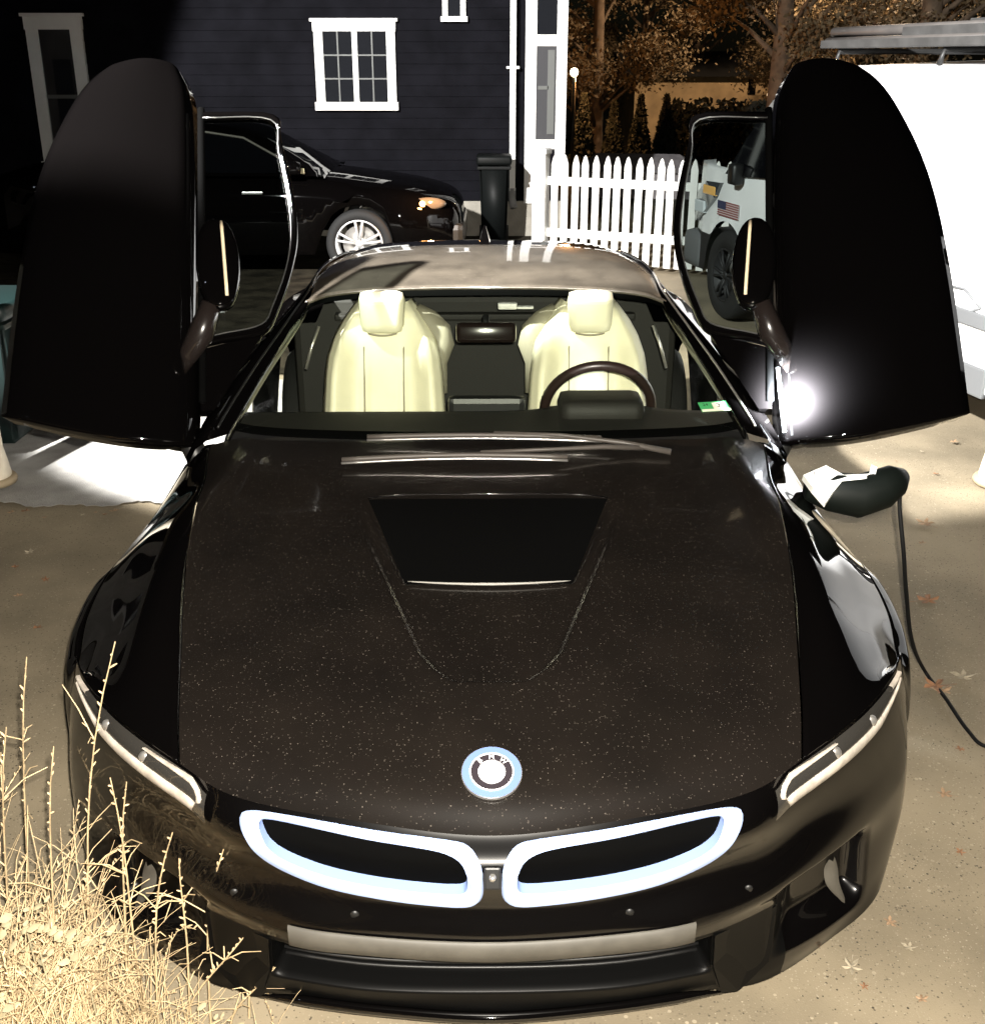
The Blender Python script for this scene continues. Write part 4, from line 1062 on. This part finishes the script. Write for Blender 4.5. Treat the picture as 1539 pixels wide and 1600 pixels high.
# wheelie bin against the house
def wheelie(name, loc, w, d, h, m, label):
    r = empty(name, loc, 0, label, 'bin')
    bm = bmesh.new(); vs = []
    for z, f in ((.06, .82), (h * .9, 1.0)):
        vs.append([bm.verts.new((sx * w / 2 * f, sy * d / 2 * f, z)) for sx, sy in ((-1, -1), (1, -1), (1, 1), (-1, 1))])
    bm.faces.new(vs[0][::-1]); bm.faces.new(vs[1])
    for k in range(4): bm.faces.new((vs[0][k], vs[0][(k + 1) % 4], vs[1][(k + 1) % 4], vs[1][k]))
    bmesh.ops.bevel(bm, geom=list(bm.edges), offset=.025, segments=2, affect='EDGES'); bm_obj('body', bm, m, r, True)
    bm = bmesh.new(); add_box(bm, -w / 2 - .03, w / 2 + .03, -d / 2 - .03, d / 2 + .03, h * .9, h, None, .03); bm_obj('lid', bm, m, r, True)
    tube('handle', [(-w * .35, d / 2 + .05, h * .93), (w * .35, d / 2 + .05, h * .93)], .014, m, r)
    box('rim', -w / 2 - .02, w / 2 + .02, -d / 2 - .02, d / 2 + .02, h * .85, h * .885, m, r, .008)
    for sx in (-1, 1):
        VV, FF = lathe([(.02, -.025), (.09, -.025), (.1, 0), (.09, .025), (.02, .025)], 20, 'X')
        mesh_obj('wheel', [Vector(v) + Vector((sx * w * .42, d / 2 - .02, .1)) for v in VV], FF, rubber, r)
    return r
binm = mat('bin_dark_plastic', (.005, .006, .006), .5, spec=.15)
wheelie('trash_bin', (at_y(772, 330, 11.6).x, 11.6, 0), .34, .40, 1.0, binm, 'black wheeled trash bin standing against the house foundation')
wheelie('recycling_bin', (-2.76, 4.22, .022), .52, .56, .82, mat('bin_green_plastic', (.0025, .010, .0095), .5), 'dark green wheeled bin standing on the lit concrete')
# pale round-footed posts either side of the drive
post_m = mat('pale_painted_post', (.66, .60, .48), .6, noise=.15, nscale=9)
def pale_post(loc, label):
    r = empty('gate_post', loc, 0, label, 'post')
    VV, FF = lathe([(.0001, 0), (.10, 0), (.105, .05), (.098, .10), (.085, .18), (.08, .6), (.078, 1.15), (.085, 1.16), (.085, 1.2), (.0001, 1.24)], 20, 'Z')
    mesh_obj('shaft', VV, FF, post_m, r)
    VV, FF = lathe([(.0001, 0), (.125, 0), (.13, .02), (.12, .035), (.0001, .036)], 20, 'Z'); mesh_obj('foot', VV, FF, mat('post_foot_tan', (.35, .28, .18), .7), r)
pale_post((-2.53, 3.58, .02), 'pale post with rounded foot beside the dark green bin')
pale_post((2.575, 3.62, 0), 'pale post with rounded foot beside the white van')

# =================================================================== PICKET FENCE
A, B = Vector((.50, 10.28, 0)), Vector((2.9, 9.15, 0))
fd = (B - A); fl_ = fd.length
fence = empty('picket_fence', A, math.atan2(fd.y, fd.x), 'white picket fence running from the house corner to the van', 'fence')
box('post', -.07, .07, -.07, .07, 0, 1.10, trim_w, fence, .008); box('post_cap', -.085, .085, -.085, .085, 1.10, 1.16, trim_w, fence, .012)
box('post', fl_ - .05, fl_ + .05, -.05, .05, 0, 1.05, trim_w, fence, .008)
for z in (.28, .80): box('rail', .07, fl_ - .05, .012, .05, z, z + .085, trim_w, fence, .004)
bm = bmesh.new(); pw, ph = .036, .96
ps = [(-pw, 0), (pw, 0), (pw, ph), (pw * .4, ph + .075), (0, ph + .095), (-pw * .4, ph + .075), (-pw, ph)]
va = [bm.verts.new((x, -.01, z + .05)) for x, z in ps]; vb = [bm.verts.new((x, .010, z + .05)) for x, z in ps]
bm.faces.new(va); bm.faces.new(vb[::-1])
for k in range(7): bm.faces.new((va[k], vb[k], vb[(k + 1) % 7], va[(k + 1) % 7]))
pk = bm_obj('picket', bm, trim_w, fence); pk.location = (.155, 0, 0)
x = .155 + .112
while x < fl_ - .1:
    c = pk.copy(); COL.objects.link(c); c.parent = fence; c.location = (x, random.uniform(-.003, .003), random.uniform(-.008, .008)); c.rotation_euler = (0, R(random.uniform(-.6, .6)), 0); x += .112

# =================================================================== FAR YARD: house, evergreens, shed, trees, lamp
fhm = mat('tan_far_siding', (.30, .21, .11), .8, noise=.2, nscale=2)
gy = 40.0; gz = ground_z(gy)
fh = empty('far_house', (at_y(1105, 120, gy).x, gy, gz), 0, 'low tan house with dark roof behind the evergreens', 'house')
e0 = at_y(1010, 118, gy).z - gz; e1 = at_y(1010, 84, gy).z - gz; hx = (at_y(1225, 118, gy).x - at_y(1000, 118, gy).x) / 2
box('wall', -hx, hx, 0, 7, 0, e0, fhm, fh)
bm = bmesh.new(); v_ = [bm.verts.new(p) for p in ((-hx - .4, -.5, e0 - .03), (hx + .4, -.5, e0 - .03), (hx + .4, 3.5, e1 + .1), (-hx - .4, 3.5, e1 + .1), (-hx - .4, 7.5, e0 - .03), (hx + .4, 7.5, e0 - .03))]
for q in ((0, 1, 2, 3), (3, 2, 5, 4), (0, 3, 4), (1, 5, 2), (0, 4, 5, 1)): bm.faces.new([v_[i] for i in q])
bm_obj('roof', bm, mat('far_roof_shingle', (.008, .007, .006), .9), fh)
wx = at_y(1174, 135, gy).x - fh.location.x
w1 = box('window', wx - .13, wx + .13, -.06, -.002, e0 - .62, e0 - .10, dark_glass, fh)
w2 = box('window', wx + .55, wx + 1.0, -.06, -.002, e0 - .66, e0 - .58, mat('warm_lit_glass', (.6, .4, .2), .4, emit=(1, .7, .4), estr=.8), fh)
everg = mat('evergreen_leaf', (.004, .006, .003), .85, noise=.5, nscale=6)
def leaf_cloud(n, fn, size, seed):
    rnd = random.Random(seed); V = []; F = []
    for _ in range(n):
        p, nrm = fn(rnd); a = Vector((rnd.gauss(0, 1), rnd.gauss(0, 1), rnd.gauss(0, 1))).normalized()
        b = a.cross(Vector((rnd.gauss(0, 1), rnd.gauss(0, 1), rnd.gauss(0, 1)))).normalized(); s = size * rnd.uniform(.6, 1.4)
        o = len(V); V += [p - a * s, p + b * s * .5, p + a * s, p - b * s * .5]; F.append((o, o + 1, o + 2, o + 3))
    return V, F
bark = mat('tree_bark', (.10, .07, .045), .9, noise=.3, nscale=5, bump=.5, bscale=25)
def evergreen(px, toprow, y, wpx, label, seed):
    gz = ground_z(y); t = at_y(px, toprow, y); h = t.z - gz; w = wpx / FPX * (y + 2.2) / 2
    r = empty('arborvitae', (t.x, y, gz), 0, label, 'evergreen', 'evergreens behind the fence')
    tube('trunk', [(0, 0, 0), (0, 0, h * .8)], [.05, .02], bark, r, 6)
    def fn(rnd):
        u = rnd.random() ** .8; rad = w * (1 - u ** 1.4) * (0.25 + .75 * min(1, u * 6 + .4)) * (rnd.random() ** .4); a = rnd.uniform(0, 6.283)
        return Vector((rad * math.cos(a), rad * math.sin(a), .08 + u * (h - .08))), None
    V, F = leaf_cloud(2600, fn, .07, seed); mesh_obj('crown', V, F, everg, r, False)
labs = ['dark arborvitae standing right beside the house corner bay', 'short pointed arborvitae second in the row from the house', 'slim pointed arborvitae third in the row from the house', 'broad arborvitae at the end of the row next to the hedge']
for i, (px, tr, w) in enumerate(((913, 148, 44), (960, 160, 40), (1002, 150, 42), (1042, 150, 46))): evergreen(px, tr, 24 + (i % 2) * .5, w, labs[i], i)
hg = empty('hedge', (at_y(1150, 160, 27).x, 27, ground_z(27)), 0, 'low dark clipped hedge in front of the far tan house', 'hedge')
hh = at_y(1130, 155, 27).z - ground_z(27)
def fnh(rnd): return Vector((rnd.uniform(-1.7, 1.7), rnd.uniform(-.5, .5), rnd.random() ** .7 * hh * (.92 + .08 * math.sin(rnd.uniform(0, 6))))), None
V, F = leaf_cloud(5200, fnh, .09, 77); mesh_obj('foliage', V, F, everg, hg, False)
# grey covered shed roof behind the fence
sh = empty('garden_shed', (at_y(1000, 250, 17).x, 17, ground_z(17)), R(-12), 'small grey shed with sloping roof seen over the picket fence', 'shed')
st_ = at_y(990, 240, 17).z - ground_z(17)
shm = mat('shed_grey', (.16, .15, .155), .8, noise=.2)
box('wall', -.9, .9, -.5, .5, 0, st_ - .22, shm, sh)
bm = bmesh.new(); v_ = [bm.verts.new(p) for p in ((-1.0, -.6, st_ - .24), (1.0, -.6, st_ - .24), (.62, 0, st_), (-.7, 0, st_), (-1.0, .6, st_ - .24), (1.0, .6, st_ - .24))]
for q in ((0, 1, 2, 3), (3, 2, 5, 4), (0, 3, 4), (1, 5, 2)): bm.faces.new([v_[i] for i in q])
bm_obj('roof', bm, shm, sh)
# lamp on a short post
lp = at_y(897, 113, 23); yl = empty('post_lamp', (lp.x, 23, ground_z(23)), 0, 'glowing warm globe lamp on a thin post behind the evergreens', 'lamp')
hgt = lp.z - ground_z(23)
tube('post', [(0, 0, 0), (0, 0, hgt - .1)], .04, trim_black, yl, 8)
VV, FF = lathe([(.0001, -.09), (.05, -.075), (.08, -.03), (.085, .02), (.06, .07), (.0001, .09)], 16, 'Z')
mesh_obj('globe', [Vector(v) + Vector((0, 0, hgt)) for v in VV], FF, mat('lamp_globe_glow', (.9, .7, .5), .5, emit=(1, .72, .45), estr=9), yl)
lamp('post_lamp_light', 'POINT', (lp.x + .1, 23.3, lp.z), 450, (1, .46, .15), None, .12)
# trees
leafm = mat('autumn_leaves', (.16, .115, .06), .7, noise=.6, nscale=1.2, col2=(.07, .045, .02))
def tree(x, y, h, cw, cz0, label, seed, n=9000, lean=0.0, tr=.22):
    gz = ground_z(y); r = empty('yard_tree', (x, y, gz), 0, label, 'tree', 'tall trees behind the yard')
    rnd = random.Random(seed)
    data = [tube_data(crv([(0, 0, 0), (lean * .3, 0, h * .35), (lean * .7, 0, h * .7), (lean, 0, h * .97)], 4), [tr * (1 - .85 * k / 12) for k in range(13)], 8)]
    clumps = []
    for k in range(26):
        z = cz0 + (h - cz0) * rnd.random(); a = rnd.uniform(0, 6.283); rr = cw * (.35 + .65 * rnd.random()) * math.sqrt(max(.1, 1 - ((z - cz0) / (h - cz0) * 2 - .8) ** 2 * .7))
        e = Vector((lean * z / h + rr * math.cos(a), rr * math.sin(a), z)); b = Vector((lean * z / h * .8, 0, max(1.0, z - rr * .7)))
        data.append(tube_data([b, b.lerp(e, .5) + Vector((0, 0, .1)), e], [tr * .3, tr * .16, .015], 5)); clumps.append((e, rnd.uniform(.45, 1.0)))
    V, F = join_data(data); mesh_obj('trunk', V, F, bark, r)
    def fn(q):
        e, s = clumps[q.randrange(len(clumps))]; return e + Vector((q.gauss(0, s * .5), q.gauss(0, s * .5), q.gauss(0, s * .38))), None
    V, F = leaf_cloud(n * 3, fn, .06, seed + 5); mesh_obj('crown', V, F, leafm, r, False)
tree(at_y(935, 60, 31).x, 31, 9, 2.6, 2.4, 'bare trunked autumn tree rising behind the arborvitae beside the house', 1)
tree(at_y(1090, 40, 50).x, 50, 13, 5.0, 3.6, 'broad autumn tree rising behind the far tan house roof', 2, 13000)
tree(at_y(1225, 40, 26).x, 26, 8.5, 2.4, 2.6, 'dark trunked tree between the hedge and the van', 3, 7000, tr=.3)
tree(at_y(1330, 20, 33).x, 33, 9, 3.0, 2.6, 'leafy autumn tree rising over the front of the van roof', 4, 12000)
tree(at_y(1455, 20, 22).x, 22, 9, 2.6, 2.6, 'thick trunked tree rising behind the boards on the van rack', 5, 7000, tr=.28)
tree(at_y(1010, 20, 46).x, 46, 12, 5.0, 2.6, 'tall distant tree mass behind the far house chimney side', 6, 13000)

# =================================================================== FALLEN LEAVES
lf_cols = [mat('dry_leaf_tan', (.26, .17, .10), .7, noise=.3, nscale=40), mat('dry_leaf_orange', (.20, .10, .05), .7, noise=.3, nscale=40), mat('dry_leaf_pale', (.28, .24, .17), .7, noise=.3, nscale=40)]
def leaf_mesh(seed):
    rnd = random.Random(seed); V = [(0, 0, .006)]; n = 20
    for k in range(n):
        a = 2 * math.pi * k / n; lob = abs(math.cos(2.5 * a)); rr = .012 + .030 * lob ** 1.4 * (1 if k % 4 == 0 else .85) * rnd.uniform(.8, 1.2)
        V.append((rr * math.cos(a), rr * math.sin(a), .004 + .012 * rnd.random() * lob))
    st = len(V); V += [(-.010, 0, .004), (-.06, .006, .003), (-.06, .010, .003)]
    F = [(0, 1 + k, 1 + (k + 1) % n) for k in range(n)] + [(st, st + 1, st + 2)]
    me = bpy.data.meshes.new('fallen_leaf'); me.from_pydata(V, [], F); me.update(); return me
lms = [leaf_mesh(i) for i in range(5)]
for i, m_ in enumerate(lms): m_.materials.append(lf_cols[i % 3])
spots = [(1445, 818), (1450, 938), (1505, 1058), (1470, 1080), (1462, 1072), (1440, 848), (1500, 1170), (1330, 1510), (1475, 1240), (1500, 1330), (1440, 1560), (25, 885), (48, 862), (70, 808), (72, 905), (18, 800), (40, 798), (130, 804), (150, 800), (165, 803), (180, 798), (1400, 720), (1440, 705), (1490, 690), (1462, 740), (30, 930), (60, 980), (1420, 1480), (1390, 1440), (1350, 1540)]
rl = random.Random(3)
for i, (px, py) in enumerate(spots):
    p = at_z(px, py, .006); inpad = p.x < -1.2 and p.y > 3.4
    o = bpy.data.objects.new('fallen_leaf', lms[i % 5]); COL.objects.link(o); o.location = (p.x, p.y, .024 if inpad else .003); o.rotation_euler = (R(rl.uniform(-8, 8)), R(rl.uniform(-8, 8)), rl.uniform(0, 6.28))
    s = (rl.uniform(.9, 1.25) if i < 5 else rl.uniform(.25, .65)); o.scale = (s, s, s)
    if inpad: tag(o, 'small dry leaf lying along the edge of the lit concrete', 'leaf', 'fallen leaves on the concrete edge')
    elif p.x < 0: tag(o, 'small dry leaf on the asphalt between the weeds and the concrete', 'leaf', 'fallen leaves by the weeds')
    elif py < 760: tag(o, 'tiny dry leaf on the floodlit asphalt beside the white van', 'leaf', 'fallen leaves by the van')
    elif i < 5: tag(o, 'larger star shaped tan leaf lying near the charging cable', 'leaf', 'star shaped leaves by the cable')
    else: tag(o, 'tiny dry leaf on the asphalt beside the driver side of the black car', 'leaf', 'fallen leaves by the bumper')

# =================================================================== DRY WEEDS at the corner of the car
straw = mat('dry_straw', (.50, .38, .22), .75, noise=.25, nscale=15)
straw2 = mat('dry_seed_head', (.30, .26, .16), .8, noise=.2, nscale=25)
rw = random.Random(11)
def stem_data(base, h, lean, az, curl, r0, seed_head=True, twigs=0):
    pts = []; n = 9
    for k in range(n):
        t = k / (n - 1); l = lean * t ** 1.6
        wv = .012 * math.sin(5 * t + az * 7) * t
        pts.append(Vector(base) + Vector((l * math.cos(az) + wv, l * math.sin(az) - wv * .6, h * t - curl * h * max(0, t - .6) ** 2 * 2)))
    out = [tube_data(pts, [r0 * (1 - .6 * k / (n - 1)) for k in range(n)], 4, False)]
    if seed_head:
        for k in range(14):
            t = .55 + .45 * k / 14; i = min(n - 2, int(t * (n - 1))); f = t * (n - 1) - i; p = pts[i].lerp(pts[i + 1], f)
            q = p + Vector((rw.gauss(0, .005), rw.gauss(0, .005), rw.uniform(.002, .012)))
            out.append(tube_data([p, p.lerp(q, .6), q], [.0016, .0024, .001], 4, False))
    for k in range(twigs):
        t = rw.uniform(.25, .85); i = min(n - 2, int(t * (n - 1))); p = pts[i]; a = rw.uniform(0, 6.28); l = rw.uniform(.03, .10)
        q = p + Vector((l * math.cos(a), l * math.sin(a), l * rw.uniform(.3, 1.0))); md = p.lerp(q, .5) + Vector((0, 0, .01))
        out.append(tube_data([p, md, q], [r0 * .5, r0 * .45, r0 * .3], 4, False))
    return out
tall = [  # ground pixel, tip pixel (depth of the tip), plain description
 ((150, 1560), (178, 1002), 2.02), ((60, 1500), (50, 1030), 2.0), ((230, 1600), (172, 1215), 2.1), ((205, 1590), (205, 1225), 2.1), ((300, 1600), (288, 1345), 2.25), ((330, 1600), (345, 1325), 2.25),
 ((390, 1590), (465, 1370), 2.3), ((420, 1560), (425, 1520), 2.45), ((460, 1560), (622, 1518), 2.40), ((290, 1620), (385, 1458), 2.3), ((250, 1620), (268, 1300), 2.15), ((30, 1560), (18, 1140), 1.95), ((100, 1600), (92, 1170), 1.95), ((360, 1620), (426, 1510), 2.35)]
for i, (gpx, tpx, td) in enumerate(tall):
    b = at_z(gpx[0], gpx[1], 0); t = at(tpx[0], tpx[1], td); d = t - b
    r = empty('dry_weed_stem', b, 0, 'tall thin dry weed stem growing at the front corner of the black car', 'weed', 'tall dry weed stems')
    hl_ = math.hypot(d.x, d.y)
    V, F = join_data(stem_data((0, 0, 0), d.z, hl_, math.atan2(d.y, d.x), .0, .0032, True, 7)); mesh_obj('stem', V, F, straw, r)
data = []
cnt = 0
while cnt < 2600:
    x, y = rw.uniform(-1.45, -.36), rw.uniform(-.80, .24)
    if rw.random() > sst(-.36, -.75, x) * 1.0 + .04: continue
    if y > -.02 + .42 * sst(-.55, -.98, x): continue
    hm = .20 + .42 * sst(-.50, -1.0, x)
    h = hm * rw.uniform(.25, 1.0); a = rw.uniform(0, 6.28)
    data += stem_data((x, y, 0), h, rw.uniform(.03, .36), a, rw.uniform(0, 1.0), rw.uniform(.0010, .0024), rw.random() < .12, rw.randrange(0, 4)); cnt += 1
V, F = join_data(data)
tag(mesh_obj('dry_grass', V, F, straw), 'thick tangle of dry straw coloured grass beside the front of the car', 'grass', kind='stuff')
# small leaf clusters in the weeds
data = []
clus = [(-.88, -.02, .40), (-.82, .02, .37), (-.95, -.05, .34), (-.93, .04, .42), (-.66, -.10, .20), (-1.02, -.1, .5), (-1.1, .0, .55), (-.75, -.2, .25), (-.98, -.2, .3), (-.55, .0, .16), (-1.15, -.1, .42), (-.85, -.25, .22)]
for c_ in clus:
    for k in range(16):
        p = Vector(c_) + Vector((rw.gauss(0, .028), rw.gauss(0, .028), rw.gauss(0, .026))); nrm = Vector((rw.gauss(0, .5), rw.gauss(-.6, .5), 1)).normalized()
        a = nrm.orthogonal().normalized(); b = nrm.cross(a) * rw.uniform(.35, .8); s = rw.uniform(.006, .016); n = 6
        data.append(([p + nrm * .003] + [p + (a * math.cos(6.283 * q / n) + b * math.sin(6.283 * q / n)) * s * rw.uniform(.8, 1.1) for q in range(n)], [(0, 1 + q, 1 + (q + 1) % n) for q in range(n)]))
    data.append(tube_data([(c_[0], c_[1], 0), (c_[0] + .01, c_[1], c_[2] * .5), c_], [.003, .0025, .002], 4, False))
V, F = join_data(data)
tag(mesh_obj('weed_leaves', V, F, straw2), 'pale round leaf clusters among the dry weeds', 'weed leaves', kind='stuff')

# pale outbuilding to the left of the drive (its wall mirrors in the left fender)
ob = empty('outbuilding', (-6.6, 5.2, 0), 0, 'pale grey outbuilding with dark windows beside the concrete path', 'building')
obm = mat('outbuilding_siding', (.42, .41, .38), .8, noise=.1, nscale=4)
box('wall', -2.5, 0, -3.6, 3.4, 0, 2.7, obm, ob)
for yy in (-2.6, -.9, .8, 2.4):
    w_ = box('window', -.02, .03, yy - .35, yy + .35, 1.0, 2.0, house_glass, ob)
    box('sill', .0, .06, yy - .4, yy + .4, .93, .998, trim_w, w_)
bm = bmesh.new(); v_ = [bm.verts.new(p) for p in ((-2.8, -3.9, 2.7), (.3, -3.9, 2.7), (.3, 3.7, 2.7), (-2.8, 3.7, 2.7), (-1.25, -3.9, 3.7), (-1.25, 3.7, 3.7))]
for q in ((0, 1, 2, 3), (0, 4, 5, 3), (1, 2, 5, 4), (0, 1, 4), (2, 3, 5)): bm.faces.new([v_[i] for i in q])
bm_obj('roof', bm, MATS['dark_shingle'], ob)
